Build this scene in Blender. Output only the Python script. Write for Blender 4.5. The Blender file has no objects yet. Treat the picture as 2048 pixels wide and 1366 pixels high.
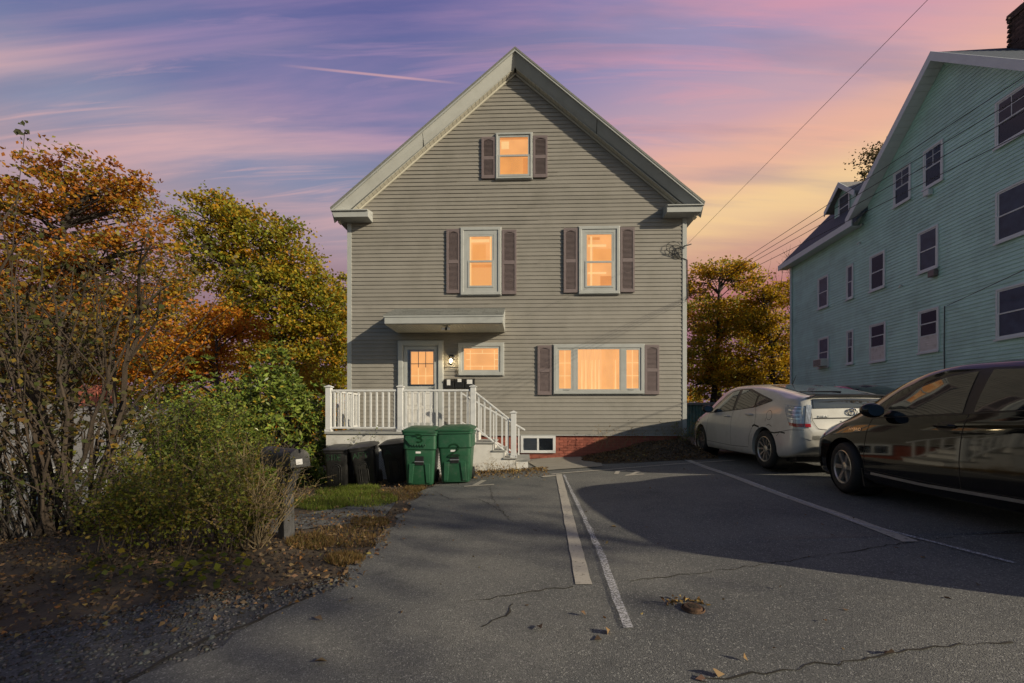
import bpy, math, random
import numpy as np
from mathutils import Vector, Matrix, Euler

random.seed(7)
rng = np.random.default_rng(7)
scene = bpy.context.scene
COL = scene.collection
R = math.radians

def S(r, g, b):
    """8-bit display colour -> linear rgba"""
    f = lambda c: (c / 255 / 12.92) if c / 255 <= 0.04045 else ((c / 255 + 0.055) / 1.055) ** 2.4
    return (f(r), f(g), f(b), 1.0)

# ------------------------------------------------------------------ camera
FOC = 840.0            # focal length in pixels of the 2048 px wide photograph
HOR = 832.0            # horizon row
YAW = math.atan(26 / FOC)
CAMD, CAMZ = FOC / 78.0, 1.10
cam_data = bpy.data.cameras.new('camera')
cam = bpy.data.objects.new('camera', cam_data)
COL.objects.link(cam)
cam.location = (0, -CAMD, CAMZ)
cam.rotation_euler = (R(90), 0, YAW)
cam_data.sensor_width = 36
cam_data.lens = 36 * FOC / 2048
cam_data.shift_y = (HOR - 683) / 2048
cam_data.clip_start = 0.05
cam_data.clip_end = 3000
scene.camera = cam

# ------------------------------------------------------------------ sun
SUN = Vector((0.800, -0.470, 0.370)).normalized()     # towards the sun
sun_data = bpy.data.lights.new('sun', 'SUN')
sun_data.energy = 5.0
sun_data.angle = R(0.53)
sun_data.color = (1.0, 0.87, 0.64)
sun = bpy.data.objects.new('sun', sun_data)
COL.objects.link(sun)
sun.rotation_euler = SUN.to_track_quat('Z', 'Y').to_euler()
sun.location = SUN * 60

# ------------------------------------------------------------------ sky
world = bpy.data.worlds.new('World')
scene.world = world
world.use_nodes = True
wt = world.node_tree
wt.nodes.clear()
def wn(t, **k):
    n = wt.nodes.new(t)
    for a, b in k.items():
        setattr(n, a, b)
    return n
def wl(a, b):
    wt.links.new(a, b)
def wmath(op, a, b=None, c=None, clamp=False):
    n = wn('ShaderNodeMath', operation=op, use_clamp=clamp)
    for i, v in enumerate((a, b, c)):
        if v is None: continue
        if isinstance(v, (int, float)): n.inputs[i].default_value = v
        else: wl(v, n.inputs[i])
    return n.outputs[0]
def wramp(fac, stops, interp='EASE'):
    n = wn('ShaderNodeValToRGB')
    cr = n.color_ramp
    cr.interpolation = interp
    while len(cr.elements) < len(stops): cr.elements.new(0.5)
    for e, (p, c) in zip(cr.elements, stops):
        e.position = p; e.color = c
    wl(fac, n.inputs[0])
    return n.outputs[0]
def wmix(f, a, b):
    n = wn('ShaderNodeMix', data_type='RGBA')
    for s, v in ((n.inputs[0], f), (n.inputs[6], a), (n.inputs[7], b)):
        if isinstance(v, (int, float, tuple)): s.default_value = v
        else: wl(v, s)
    return n.outputs[2]
tc = wn('ShaderNodeTexCoord')
sep = wn('ShaderNodeSeparateXYZ'); wl(tc.outputs['Generated'], sep.inputs[0])
X, Y, Z = sep.outputs
zc = wmath('MAXIMUM', Z, 0.0)
# left half of the dusk sky: mauve low, slate blue, violet above
left = wramp(zc, [(0.0, S(128, 104, 122)), (.16, S(146, 116, 130)), (.28, S(160, 132, 142)), (.38, S(160, 148, 164)),
                  (.46, S(138, 143, 172)), (.56, S(110, 118, 163)), (.72, S(92, 96, 153)), (1.0, S(54, 66, 112))])
right = wramp(zc, [(0.0, S(132, 112, 132)), (.14, S(146, 108, 124)), (.24, S(184, 122, 124)), (.32, S(208, 160, 142)),
                   (.40, S(242, 204, 156)), (.47, S(228, 180, 160)), (.54, S(196, 164, 178)), (.64, S(158, 148, 184)), (.74, S(130, 128, 176)), (1.0, S(56, 66, 112))])
hl = wmath('SQRT', wmath('ADD', wmath('MULTIPLY', X, X), wmath('MULTIPLY', Y, Y)))
sx = wmath('DIVIDE', X, wmath('MAXIMUM', hl, 0.001))          # sine of the bearing
side = wn('ShaderNodeMapRange', interpolation_type='SMOOTHSTEP')
side.inputs[1].default_value = -0.42; side.inputs[2].default_value = 0.40
wl(sx, side.inputs[0])
base = wmix(side.outputs[0], left, right)
# streaky cloud sheets on a flat layer overhead
den = wmath('ADD', zc, 0.16)
comb = wn('ShaderNodeCombineXYZ')
wl(wmath('DIVIDE', X, den), comb.inputs[0]); wl(wmath('DIVIDE', Y, den), comb.inputs[1])
mp = wn('ShaderNodeMapping')
mp.inputs['Rotation'].default_value = (0, 0, R(-9)); mp.inputs['Scale'].default_value = (0.50, 3.4, 1.0)
mp.inputs['Location'].default_value = (2.3, 1.1, 0.0)
wl(comb.outputs[0], mp.inputs[0])
n1 = wn('ShaderNodeTexNoise'); n1.inputs['Scale'].default_value = 1.5; n1.inputs['Detail'].default_value = 7
n1.inputs['Roughness'].default_value = 0.55; n1.inputs['Distortion'].default_value = 0.5
wl(mp.outputs[0], n1.inputs['Vector'])
mp2 = wn('ShaderNodeMapping')
mp2.inputs['Rotation'].default_value = (0, 0, R(-14)); mp2.inputs['Scale'].default_value = (0.9, 8.5, 1.0)
wl(comb.outputs[0], mp2.inputs[0])
n2 = wn('ShaderNodeTexNoise'); n2.inputs['Scale'].default_value = 1.6; n2.inputs['Detail'].default_value = 8
n2.inputs['Roughness'].default_value = 0.6; n2.inputs['Distortion'].default_value = 0.9
wl(mp2.outputs[0], n2.inputs['Vector'])
def wrange(v, a, b, lo=0.0, hi=1.0):
    n = wn('ShaderNodeMapRange', interpolation_type='SMOOTHSTEP')
    n.inputs[1].default_value = a; n.inputs[2].default_value = b
    n.inputs[3].default_value = lo; n.inputs[4].default_value = hi
    wl(v, n.inputs[0]); return n.outputs[0]
c1 = wrange(n1.outputs[0], 0.40, 0.70); c2 = wrange(n2.outputs[0], 0.46, 0.72)
c12 = wmath('MAXIMUM', c1, wmath('MULTIPLY', c2, 0.8))
up_l = wrange(zc, 0.26, 0.44)
top_fade = wrange(zc, 0.62, 0.85, 1.0, 0.45)
cf = wmath('MULTIPLY', wmath('MULTIPLY', c12, up_l), wmath('MULTIPLY', top_fade, 0.74))
ccol_l = wramp(zc, [(0.0, S(200, 160, 165)), (.45, S(232, 182, 178)), (.60, S(178, 146, 182)), (1.0, S(120, 100, 160))])
ccol_r = wramp(zc, [(0.0, S(225, 160, 140)), (.40, S(252, 212, 152)), (.48, S(246, 184, 160)), (.60, S(224, 158, 172)), (1.0, S(150, 120, 170))])
cloudy = wmix(cf, base, wmix(side.outputs[0], ccol_l, ccol_r))
# darker slate gaps between the sheets
n3 = wn('ShaderNodeTexNoise'); n3.inputs['Scale'].default_value = 2.3; n3.inputs['Detail'].default_value = 5
wl(mp.outputs[0], n3.inputs['Vector'])
dk = wmath('MULTIPLY', wmath('MULTIPLY', wrange(n3.outputs[0], 0.50, 0.70), up_l), 0.32)
sky_col = wmix(dk, cloudy, wramp(zc, [(0.0, S(130, 110, 130)), (.5, S(126, 128, 158)), (1.0, S(70, 76, 132))]))
# a thin contrail, straight across the upper left
def dirv(a, b):
    d = Vector((-math.sin(YAW), math.cos(YAW), 0)) + Vector((math.cos(YAW), math.sin(YAW), 0)) * ((a - 1024) / FOC) + Vector((0, 0, (HOR - b) / FOC))
    return d.normalized()
ca, cb = dirv(560, 130), dirv(930, 168); cn = ca.cross(cb).normalized(); cm = (ca + cb).normalized()
def wdot(v):
    n = wn('ShaderNodeVectorMath', operation='DOT_PRODUCT'); wl(tc.outputs['Generated'], n.inputs[0]); n.inputs[1].default_value = v; return n.outputs['Value']
cdist = wmath('ABSOLUTE', wdot(cn)); cl = wrange(cdist, 0.0005, 0.0028, 1.0, 0.0)
cx_ = wrange(wdot(cm), ca.dot(cm) - .002, ca.dot(cm) + .02)
trail = wmath('MULTIPLY', wmath('MULTIPLY', cl, cx_), 0.6)
sky_col = wmix(trail, sky_col, S(250, 190, 180))
nish = wn('ShaderNodeTexSky', sky_type='NISHITA')
nish.sun_disc = False
nish.sun_elevation = math.asin(SUN.z)
nish.sun_rotation = math.atan2(SUN.x, SUN.y)
# the sunset sheet fills the sky ahead; overhead and behind the viewer, where the sun stands, the clear sky goes on
bg1 = wn('ShaderNodeBackground'); wl(sky_col, bg1.inputs[0]); bg1.inputs[1].default_value = 0.97
bg2 = wn('ShaderNodeBackground'); wl(nish.outputs[0], bg2.inputs[0]); bg2.inputs[1].default_value = 0.07
clear = wmath('MAXIMUM', wrange(Y, -0.35, 0.42, 1.0, 0.0), wrange(Z, 0.74, 0.97))
mixs = wn('ShaderNodeMixShader'); wl(clear, mixs.inputs[0]); wl(bg1.outputs[0], mixs.inputs[1]); wl(bg2.outputs[0], mixs.inputs[2])
wo = wn('ShaderNodeOutputWorld'); wl(mixs.outputs[0], wo.inputs[0])

scene.view_settings.view_transform = 'Standard'
scene.view_settings.look = 'None'
scene.view_settings.gamma = 1.0
scene.view_settings.use_curve_mapping = False
scene.view_settings.exposure = 0.0
scene.render.engine = 'CYCLES'
scene.cycles.max_bounces = 6
scene.cycles.transparent_max_bounces = 8
scene.cycles.use_denoising = True

# ------------------------------------------------------------------ measuring helpers
FWD = Vector((-math.sin(YAW), math.cos(YAW), 0)); RGT = Vector((math.cos(YAW), math.sin(YAW), 0))
CAM = Vector((0, -CAMD, CAMZ))
def ray(px, py):
    return FWD + RGT * ((px - 1024) / FOC) + Vector((0, 0, (HOR - py) / FOC))
def at(px, py, yw):
    """point of the place seen at that pixel, lying in the upright plane y = yw"""
    d = ray(px, py)
    return CAM + d * ((yw - CAM.y) / d.y)
def sm(a, b, x):
    t = np.clip((np.asarray(x, float) - a) / (b - a), 0, 1)
    return t * t * (3 - 2 * t)
def gz(x, y):
    """height of the ground"""
    x = np.asarray(x, float); y = np.asarray(y, float)
    z = -0.115 + 0.046 * np.clip(x, -7, 5) + 0.015 * (np.clip(y, -12, 4) + 5)
    z = z - 0.03 * np.clip(-1 - x, 0, 4) * sm(-6.5, -4, y)
    z = z - 2.6 * sm(6.2, 11.5, -x) * sm(-8.5, -5.0, y)
    z = z + 1.4 * sm(9.0, 12.0, x) * sm(-14, -6, y)
    z = z + 0.012 * np.sin(x * 1.7 + y) * np.cos(y * 1.3 - x * 0.6)
    return z
def _s(a, b, x):
    t = min(max((x - a) / (b - a), 0.0), 1.0)
    return t * t * (3 - 2 * t)
def gs_(x, y):
    """the same height for one point, quickly"""
    z = -0.115 + 0.046 * min(max(x, -7), 5) + 0.015 * (min(max(y, -12), 4) + 5)
    z -= 0.03 * min(max(-1 - x, 0), 4) * _s(-6.5, -4, y)
    z -= 2.6 * _s(6.2, 11.5, -x) * _s(-8.5, -5.0, y)
    z += 1.4 * _s(9.0, 12.0, x) * _s(-14, -6, y)
    return z + 0.012 * math.sin(x * 1.7 + y) * math.cos(y * 1.3 - x * 0.6)
def on_ground(px, py):
    d = ray(px, py); dx, dy, dz = d; lo, hi = 0.5, 120.0; t = 3.0
    for _ in range(34):
        t = 0.5 * (lo + hi)
        if CAMZ + dz * t > gs_(dx * t, -CAMD + dy * t): lo = t
        else: hi = t
    return CAM + d * t

# ------------------------------------------------------------------ materials
def material(name, col, rough=0.6, var=0.12, scale=6.0, bump=0.0, bscale=60.0, metal=0.0, spec=0.5, coat=0.0,
             col2=None, coords='Object', stretch=None, dirt=None, rnd=0.0):
    m = bpy.data.materials.new(name); m.use_nodes = True
    t = m.node_tree; b = t.nodes['Principled BSDF']
    b.inputs['Roughness'].default_value = rough
    b.inputs['Metallic'].default_value = metal
    b.inputs['Specular IOR Level'].default_value = spec
    b.inputs['Coat Weight'].default_value = coat
    b.inputs['Coat Roughness'].default_value = 0.05
    co = t.nodes.new('ShaderNodeTexCoord')
    if coords == 'World':
        g = t.nodes.new('ShaderNodeNewGeometry'); vec = g.outputs['Position']
    else:
        vec = co.outputs[coords]
    if stretch:
        mpn = t.nodes.new('ShaderNodeMapping'); mpn.inputs['Scale'].default_value = stretch
        t.links.new(vec, mpn.inputs[0]); vec = mpn.outputs[0]
    n = t.nodes.new('ShaderNodeTexNoise'); n.inputs['Scale'].default_value = scale
    n.inputs['Detail'].default_value = 6; n.inputs['Roughness'].default_value = 0.6
    t.links.new(vec, n.inputs['Vector'])
    r = t.nodes.new('ShaderNodeValToRGB')
    c = Vector(col[:3])
    if col2 is None:
        a = c * (1 - var); d = c * (1 + var)
    else:
        a, d = Vector(col[:3]), Vector(col2[:3])
    r.color_ramp.elements[0].position = 0.3; r.color_ramp.elements[1].position = 0.7
    r.color_ramp.elements[0].color = (*a, 1); r.color_ramp.elements[1].color = (*d, 1)
    t.links.new(n.outputs[0], r.inputs[0])
    out = r.outputs[0]
    if rnd:
        oi = t.nodes.new('ShaderNodeObjectInfo')
        mr = t.nodes.new('ShaderNodeMapRange'); mr.inputs[3].default_value = 1 - rnd; mr.inputs[4].default_value = 1 + rnd
        t.links.new(oi.outputs['Random'], mr.inputs[0])
        mx = t.nodes.new('ShaderNodeVectorMath'); mx.operation = 'SCALE'
        t.links.new(out, mx.inputs[0]); t.links.new(mr.outputs[0], mx.inputs['Scale']); out = mx.outputs[0]
    if dirt:
        dcol, dscale, lo, hi, amt = dirt
        n2 = t.nodes.new('ShaderNodeTexNoise'); n2.inputs['Scale'].default_value = dscale
        n2.inputs['Detail'].default_value = 8; n2.inputs['Roughness'].default_value = 0.7
        g2 = t.nodes.new('ShaderNodeNewGeometry'); t.links.new(g2.outputs['Position'], n2.inputs['Vector'])
        mr = t.nodes.new('ShaderNodeMapRange'); mr.inputs[1].default_value = lo; mr.inputs[2].default_value = hi
        mr.inputs[4].default_value = amt
        t.links.new(n2.outputs[0], mr.inputs[0])
        mx = t.nodes.new('ShaderNodeMix'); mx.data_type = 'RGBA'
        t.links.new(mr.outputs[0], mx.inputs[0]); t.links.new(out, mx.inputs[6]); mx.inputs[7].default_value = dcol
        out = mx.outputs[2]
    t.links.new(out, b.inputs['Base Color'])
    if bump:
        nb = t.nodes.new('ShaderNodeTexNoise'); nb.inputs['Scale'].default_value = bscale; nb.inputs['Detail'].default_value = 4
        t.links.new(vec, nb.inputs['Vector'])
        bp = t.nodes.new('ShaderNodeBump'); bp.inputs['Strength'].default_value = bump; bp.inputs['Distance'].default_value = 0.02
        t.links.new(nb.outputs[0], bp.inputs['Height']); t.links.new(bp.outputs[0], b.inputs['Normal'])
    return m

def leaf_material(name, trans=0.5, rough=0.55):
    """colour comes from each leaf's own colour attribute"""
    m = bpy.data.materials.new(name); m.use_nodes = True
    t = m.node_tree; b = t.nodes['Principled BSDF']
    a = t.nodes.new('ShaderNodeAttribute'); a.attribute_name = 'leaf_colour'
    t.links.new(a.outputs['Color'], b.inputs['Base Color'])
    b.inputs['Roughness'].default_value = rough; b.inputs['Specular IOR Level'].default_value = 0.3
    tr = t.nodes.new('ShaderNodeBsdfTranslucent'); t.links.new(a.outputs['Color'], tr.inputs[0])
    mx = t.nodes.new('ShaderNodeMixShader'); mx.inputs[0].default_value = trans
    t.links.new(b.outputs[0], mx.inputs[1]); t.links.new(tr.outputs[0], mx.inputs[2])
    t.links.new(mx.outputs[0], t.nodes['Material Output'].inputs[0])
    return m

def glow(name, col, strength, var=0.12, scale=7.0, stretch=None):
    m = bpy.data.materials.new(name); m.use_nodes = True
    t = m.node_tree; b = t.nodes['Principled BSDF']
    co = t.nodes.new('ShaderNodeTexCoord'); vec = co.outputs['Object']
    if stretch:
        mpn = t.nodes.new('ShaderNodeMapping'); mpn.inputs['Scale'].default_value = stretch
        t.links.new(vec, mpn.inputs[0]); vec = mpn.outputs[0]
    n = t.nodes.new('ShaderNodeTexNoise'); n.inputs['Scale'].default_value = scale; n.inputs['Detail'].default_value = 5
    t.links.new(vec, n.inputs['Vector'])
    r = t.nodes.new('ShaderNodeValToRGB'); c = Vector(col[:3])
    r.color_ramp.elements[0].position = 0.3; r.color_ramp.elements[1].position = 0.7
    r.color_ramp.elements[0].color = (*(c * (1 - var)), 1); r.color_ramp.elements[1].color = (*(c * (1 + var)), 1)
    t.links.new(n.outputs[0], r.inputs[0])
    t.links.new(r.outputs[0], b.inputs['Emission Color']); b.inputs['Emission Strength'].default_value = strength
    b.inputs['Base Color'].default_value = (*(c * 0.3), 1)
    return m

def clear_glass(name, tint=(1, 1, 1, 1), rough=0.01):
    m = bpy.data.materials.new(name); m.use_nodes = True
    t = m.node_tree; t.nodes.remove(t.nodes['Principled BSDF'])
    tr = t.nodes.new('ShaderNodeBsdfTransparent'); tr.inputs[0].default_value = tint
    gl = t.nodes.new('ShaderNodeBsdfGlossy'); gl.inputs['Roughness'].default_value = rough; gl.inputs['Color'].default_value = (.62, .78, 1, 1)  # blue tint on the gloss makes mirrored sky look bluer
    fr = t.nodes.new('ShaderNodeFresnel'); fr.inputs[0].default_value = 1.5
    mx = t.nodes.new('ShaderNodeMixShader')
    t.links.new(fr.outputs[0], mx.inputs[0]); t.links.new(tr.outputs[0], mx.inputs[1]); t.links.new(gl.outputs[0], mx.inputs[2])
    t.links.new(mx.outputs[0], t.nodes['Material Output'].inputs[0])
    return m

M = {}
M['siding'] = material('beige_vinyl', (.243, .228, .203), .5, .07, 2.0, bump=.05, bscale=30, coords='World', rnd=.06,
                       dirt=((.165, .155, .132, 1), 1.3, .48, .72, .5))
M['trim'] = material('pale_trim', (.372, .385, .378), .45, .05, 4.0, dirt=((.23, .235, .215, 1), 2.2, .5, .8, .5))
M['soffit'] = material('cream_soffit', (.52, .50, .43), .5, .05, 5.0)
M['shutter'] = material('plum_shutter', (.165, .130, .132), .5, .08, 9.0, dirt=((.2, .16, .16, 1), 4, .5, .8, .4))
M['white'] = material('white_vinyl', (.58, .59, .60), .4, .04, 4.0, dirt=((.36, .36, .355, 1), 3.0, .5, .8, .5))
M['white_old'] = material('white_wood', (.60, .59, .57), .6, .06, 8.0, bump=.05, dirt=((.28, .25, .2, 1), 5.0, .52, .75, .7))
M['brick_red'] = material('red_brick_paint', (.30, .085, .055), .7, .2, 7.0, bump=.25, bscale=70, rnd=.10,
                          dirt=((.20, .09, .06, 1), 4.0, .5, .75, .6))
M['mortar'] = material('red_mortar', (.22, .065, .045), .8, .2, 8, bump=.3)
M['shingle'] = material('grey_shingle', (.17, .175, .165), .85, .25, 30.0, bump=.5, bscale=160, rnd=.12)
M['shingle_dark'] = material('slate_blue_shingle', (.055, .07, .095), .8, .25, 25.0, bump=.4, bscale=120)
M['shingle_pale'] = material('pale_grey_shingle', (.19, .185, .185), .85, .18, 18.0, bump=.4, bscale=120, rnd=.12)
M['deck'] = material('grey_deck_board', (.30, .30, .29), .6, .12, 5.0, bump=.1, stretch=(1, 8, 8))
M['mint'] = material('mint_siding', (.44, .69, .635), .6, .06, 2.5, coords='World', rnd=.05,
                     dirt=((.25, .38, .345, 1), 0.9, .46, .72, .6), stretch=(1, 1, 0.25))
M['mint_trim'] = material('grey_mint_trim', (.60, .65, .67), .5, .06, 3.0)
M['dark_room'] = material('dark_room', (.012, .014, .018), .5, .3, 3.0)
M['curtain_dim'] = material('dim_curtain', (.07, .085, .11), .8, .25, 9.0)
M['shade_cream'] = material('cream_blind', (.33, .30, .22), .7, .12, 6.0)
M['glass'] = clear_glass('window_glass')
M['win_dark'] = material('dark_window_glass', (.045, .070, .115), .06, .3, 3.0, spec=.25)  # blue base colour stands for sky reflected in the panes
M['glow'] = glow('lit_room', (.93, .42, .130), 1.0, .14, 2.2)
M['glow_frost'] = glow('lit_frosted_blind', (.90, .40, .115), .96, .10, 40)
M['glow_dusk'] = glow('lit_dim_blind', (.92, .385, .095), .95, .16, 1.6)
M['glow_deep'] = glow('lit_wall_in_shade', (.80, .30, .068), .95, .10, 3)
M['glow_pale'] = glow('pale_window_glow', (1.0, .60, .24), 1.0, .04, 5)  # glow painted on grilles, folds and strips that are no lamps
M['glow_curtain'] = glow('lit_curtain', (.97, .47, .165), 1.0, .16, 6, (16, 1, .5))
M['lamp'] = glow('lamp_bulb', (1.0, .82, .45), 30, .02)
M['black_metal'] = material('black_metal', (.012, .012, .013), .45, .3, 20.0, metal=.0)
M['black_plastic'] = material('black_bin_plastic', (.016, .016, .017), .38, .35, 10.0, bump=.08, bscale=40, dirt=((.06, .055, .05, 1), 6, .52, .75, .6))
M['green_plastic'] = material('green_bin_plastic', (.016, .080, .040), .48, .12, 7.0, bump=.05, bscale=50, dirt=((.060, .105, .075, 1), 7, .52, .70, .75))
M['green_ink'] = material('dark_green_paint', (.006, .050, .016), .5, .2, 20)
M['green_ink_pale'] = material('faded_green_paint', (.020, .050, .026), .6, .35, 20)
M['steel'] = material('galvanised_steel', (.45, .46, .47), .35, .15, 30, metal=.8)
M['rubber'] = material('tyre_rubber', (.014, .014, .014), .75, .3, 30, bump=.2, bscale=90)
M['alloy'] = material('alloy_rim', (.42, .40, .36), .32, .12, 20, metal=.75)
M['paint_white'] = material('silver_white_paint', (.56, .545, .505), .28, .04, 3, coat=.6, metal=.15, dirt=((.36, .33, .29, 1), 3.2, .48, .75, .45))
M['paint_black'] = material('black_paint', (.0045, .004, .0036), .045, .3, 4, coat=.35, spec=.45, dirt=((.012, .011, .009, 1), 3, .5, .8, .35))
M['paint_red'] = material('red_paint', (.42, .02, .02), .2, .08, 4, coat=.8)
M['car_glass'] = material('car_glass', (.016, .020, .022), .02, .2, 3, spec=1.0, coat=.6)
M['screen_glass'] = material('sky_pale_screen_glass', (.11, .13, .15), .05, .25, 5, spec=1.0, coat=.6)  # paled base colour imitates sky mirrored in the rear screen
M['car_trim'] = material('car_trim', (.015, .015, .015), .4, .25, 20)
M['chrome'] = material('chrome', (.65, .66, .68), .12, .05, 20, metal=1.0)
M['lens_clear'] = material('clear_lens', (.38, .40, .44), .08, .35, 22, coat=.8, metal=.3)
M['lens_red'] = material('red_lens', (.33, .012, .015), .1, .15, 20, coat=.8)
M['mirror'] = material('mirror_glass', (.10, .14, .18), .03, .1, 3, metal=.7)
M['bark'] = material('grey_brown_bark', (.048, .034, .024), .9, .35, 9, bump=.5, bscale=30, stretch=(3, 3, .7))
M['bark_dark'] = material('dark_bark', (.032, .026, .022), .9, .35, 9, bump=.5, bscale=30, stretch=(3, 3, .7))
M['bark_tan'] = material('tan_stem', (.145, .095, .058), .85, .3, 12, bump=.3, bscale=40)
M['straw'] = material('dry_straw_stem', (.22, .165, .09), .85, .3, 12)
M['leaf'] = leaf_material('leaf')
M['leaf_gloss'] = leaf_material('glossy_leaf', .15, .35)
M['leaf_dry'] = leaf_material('dry_leaf', .1, .8)
M['wood_post'] = material('weathered_post', (.055, .055, .058), .8, .3, 14, bump=.4, bscale=50, stretch=(4, 4, .6))
M['mailbox'] = material('grey_black_mailbox', (.030, .030, .031), .5, .3, 14, bump=.1, dirt=((.10, .095, .085, 1), 9, .5, .72, .8))
M['label'] = material('white_label', (.62, .62, .62), .6, .05, 10)
M['concrete'] = material('pale_concrete', (.27, .25, .215), .85, .14, 6, bump=.3, bscale=60, coords='World', dirt=((.16, .14, .11, 1), 3, .5, .75, .6))
M['cable'] = material('black_cable', (.04, .04, .042), .6, .2, 20)
M['teal'] = material('teal_metal', (.06, .13, .13), .5, .3, 5, dirt=((.25, .2, .15, 1), 3, .5, .75, .6))
M['chimney'] = material('dark_old_brick', (.10, .062, .05), .85, .35, 6, bump=.3, rnd=.45)
M['stucco'] = material('pale_grey_wall', (.17, .17, .18), .7, .08, 4)
M['crack'] = material('crack_dirt', (.030, .026, .020), .95, .4, 30)
M['soil'] = material('soil', (.070, .052, .036), .95, .35, 3.0, bump=.6, bscale=25, coords='World',
                     dirt=((.105, .075, .045, 1), 1.1, .45, .65, .8))

# asphalt: grains, worn patches, fine hairline cracks
def asphalt(name, base, light, grain=95.0, patch=None):
    m = bpy.data.materials.new(name); m.use_nodes = True
    t = m.node_tree; b = t.nodes['Principled BSDF']; L = t.links.new
    g = t.nodes.new('ShaderNodeNewGeometry'); P = g.outputs['Position']
    def noise(sc, det=5, ro=.6):
        n = t.nodes.new('ShaderNodeTexNoise'); n.inputs['Scale'].default_value = sc
        n.inputs['Detail'].default_value = det; n.inputs['Roughness'].default_value = ro
        L(P, n.inputs['Vector']); return n.outputs[0]
    def rng_(v, a, b_, lo=0., hi=1.):
        n = t.nodes.new('ShaderNodeMapRange'); n.inputs[1].default_value = a; n.inputs[2].default_value = b_
        n.inputs[3].default_value = lo; n.inputs[4].default_value = hi; L(v, n.inputs[0]); return n.outputs[0]
    def mix(f, a, c):
        n = t.nodes.new('ShaderNodeMix'); n.data_type = 'RGBA'
        for s, v in ((n.inputs[0], f), (n.inputs[6], a), (n.inputs[7], c)):
            if isinstance(v, (tuple, float, int)): s.default_value = v
            else: L(v, s)
        return n.outputs[2]
    big = mix(rng_(noise(.8, 4), .35, .68), base, light)
    vo = t.nodes.new('ShaderNodeTexVoronoi'); vo.inputs['Scale'].default_value = grain; L(P, vo.inputs['Vector'])
    sepc = t.nodes.new('ShaderNodeSeparateColor'); L(vo.outputs['Color'], sepc.inputs[0])
    d = Vector(base[:3])
    c = mix(rng_(sepc.outputs[0], .0, .55, .55, 0.), big, (*(d * .42), 1))
    c = mix(rng_(sepc.outputs[1], .86, 1., 0., .7), c, (*(Vector(light[:3]) * 2.2), 1))
    c = mix(rng_(noise(14, 6), .55, .8, 0, .5), c, (*(d * .55), 1))
    c = mix(rng_(noise(2.3, 7, .7), .60, .72, 0, .45), c, (*(d * .5), 1))          # oil and tyre stains
    c = mix(rng_(noise(1.7, 8, .75), .30, .42, .35, 0), c, (*(Vector(light[:3]) * 1.25), 1))   # worn pale patches
    L(c, b.inputs['Base Color'])
    b.inputs['Roughness'].default_value = .85; b.inputs['Specular IOR Level'].default_value = .25
    nb = t.nodes.new('ShaderNodeTexNoise'); nb.inputs['Scale'].default_value = grain * 1.1; nb.inputs['Detail'].default_value = 3; L(P, nb.inputs['Vector'])
    bp = t.nodes.new('ShaderNodeBump'); bp.inputs['Strength'].default_value = .8; bp.inputs['Distance'].default_value = .008
    L(nb.outputs[0], bp.inputs['Height']); L(bp.outputs[0], b.inputs['Normal'])
    return m
M['asphalt'] = asphalt('asphalt', (.118, .121, .121, 1), (.190, .188, .174, 1), 150)
M['asphalt_old'] = asphalt('old_gravelly_asphalt', (.07, .07, .072, 1), (.12, .12, .12, 1), 80)

def paint_mat(name, col, amt_lo, amt_hi, sc=28):
    """road paint worn through to the asphalt below"""
    m = bpy.data.materials.new(name); m.use_nodes = True
    t = m.node_tree; b = t.nodes['Principled BSDF']; L = t.links.new
    g = t.nodes.new('ShaderNodeNewGeometry')
    n = t.nodes.new('ShaderNodeTexNoise'); n.inputs['Scale'].default_value = sc; n.inputs['Detail'].default_value = 9
    n.inputs['Roughness'].default_value = .75; L(g.outputs['Position'], n.inputs['Vector'])
    r = t.nodes.new('ShaderNodeMapRange'); r.inputs[1].default_value = amt_lo; r.inputs[2].default_value = amt_hi; L(n.outputs[0], r.inputs[0])
    b.inputs['Base Color'].default_value = col; b.inputs['Roughness'].default_value = .8
    tr = t.nodes.new('ShaderNodeBsdfTransparent'); mx = t.nodes.new('ShaderNodeMixShader')
    L(r.outputs[0], mx.inputs[0]); L(tr.outputs[0], mx.inputs[1]); L(b.outputs[0], mx.inputs[2])
    L(mx.outputs[0], t.nodes['Material Output'].inputs[0])
    return m
M['road_paint'] = paint_mat('worn_white_road_paint', (.40, .37, .32, 1), .28, .46)
M['chalk'] = paint_mat('sprayed_white_paint', (.54, .54, .57, 1), .40, .62, 60)

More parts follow.
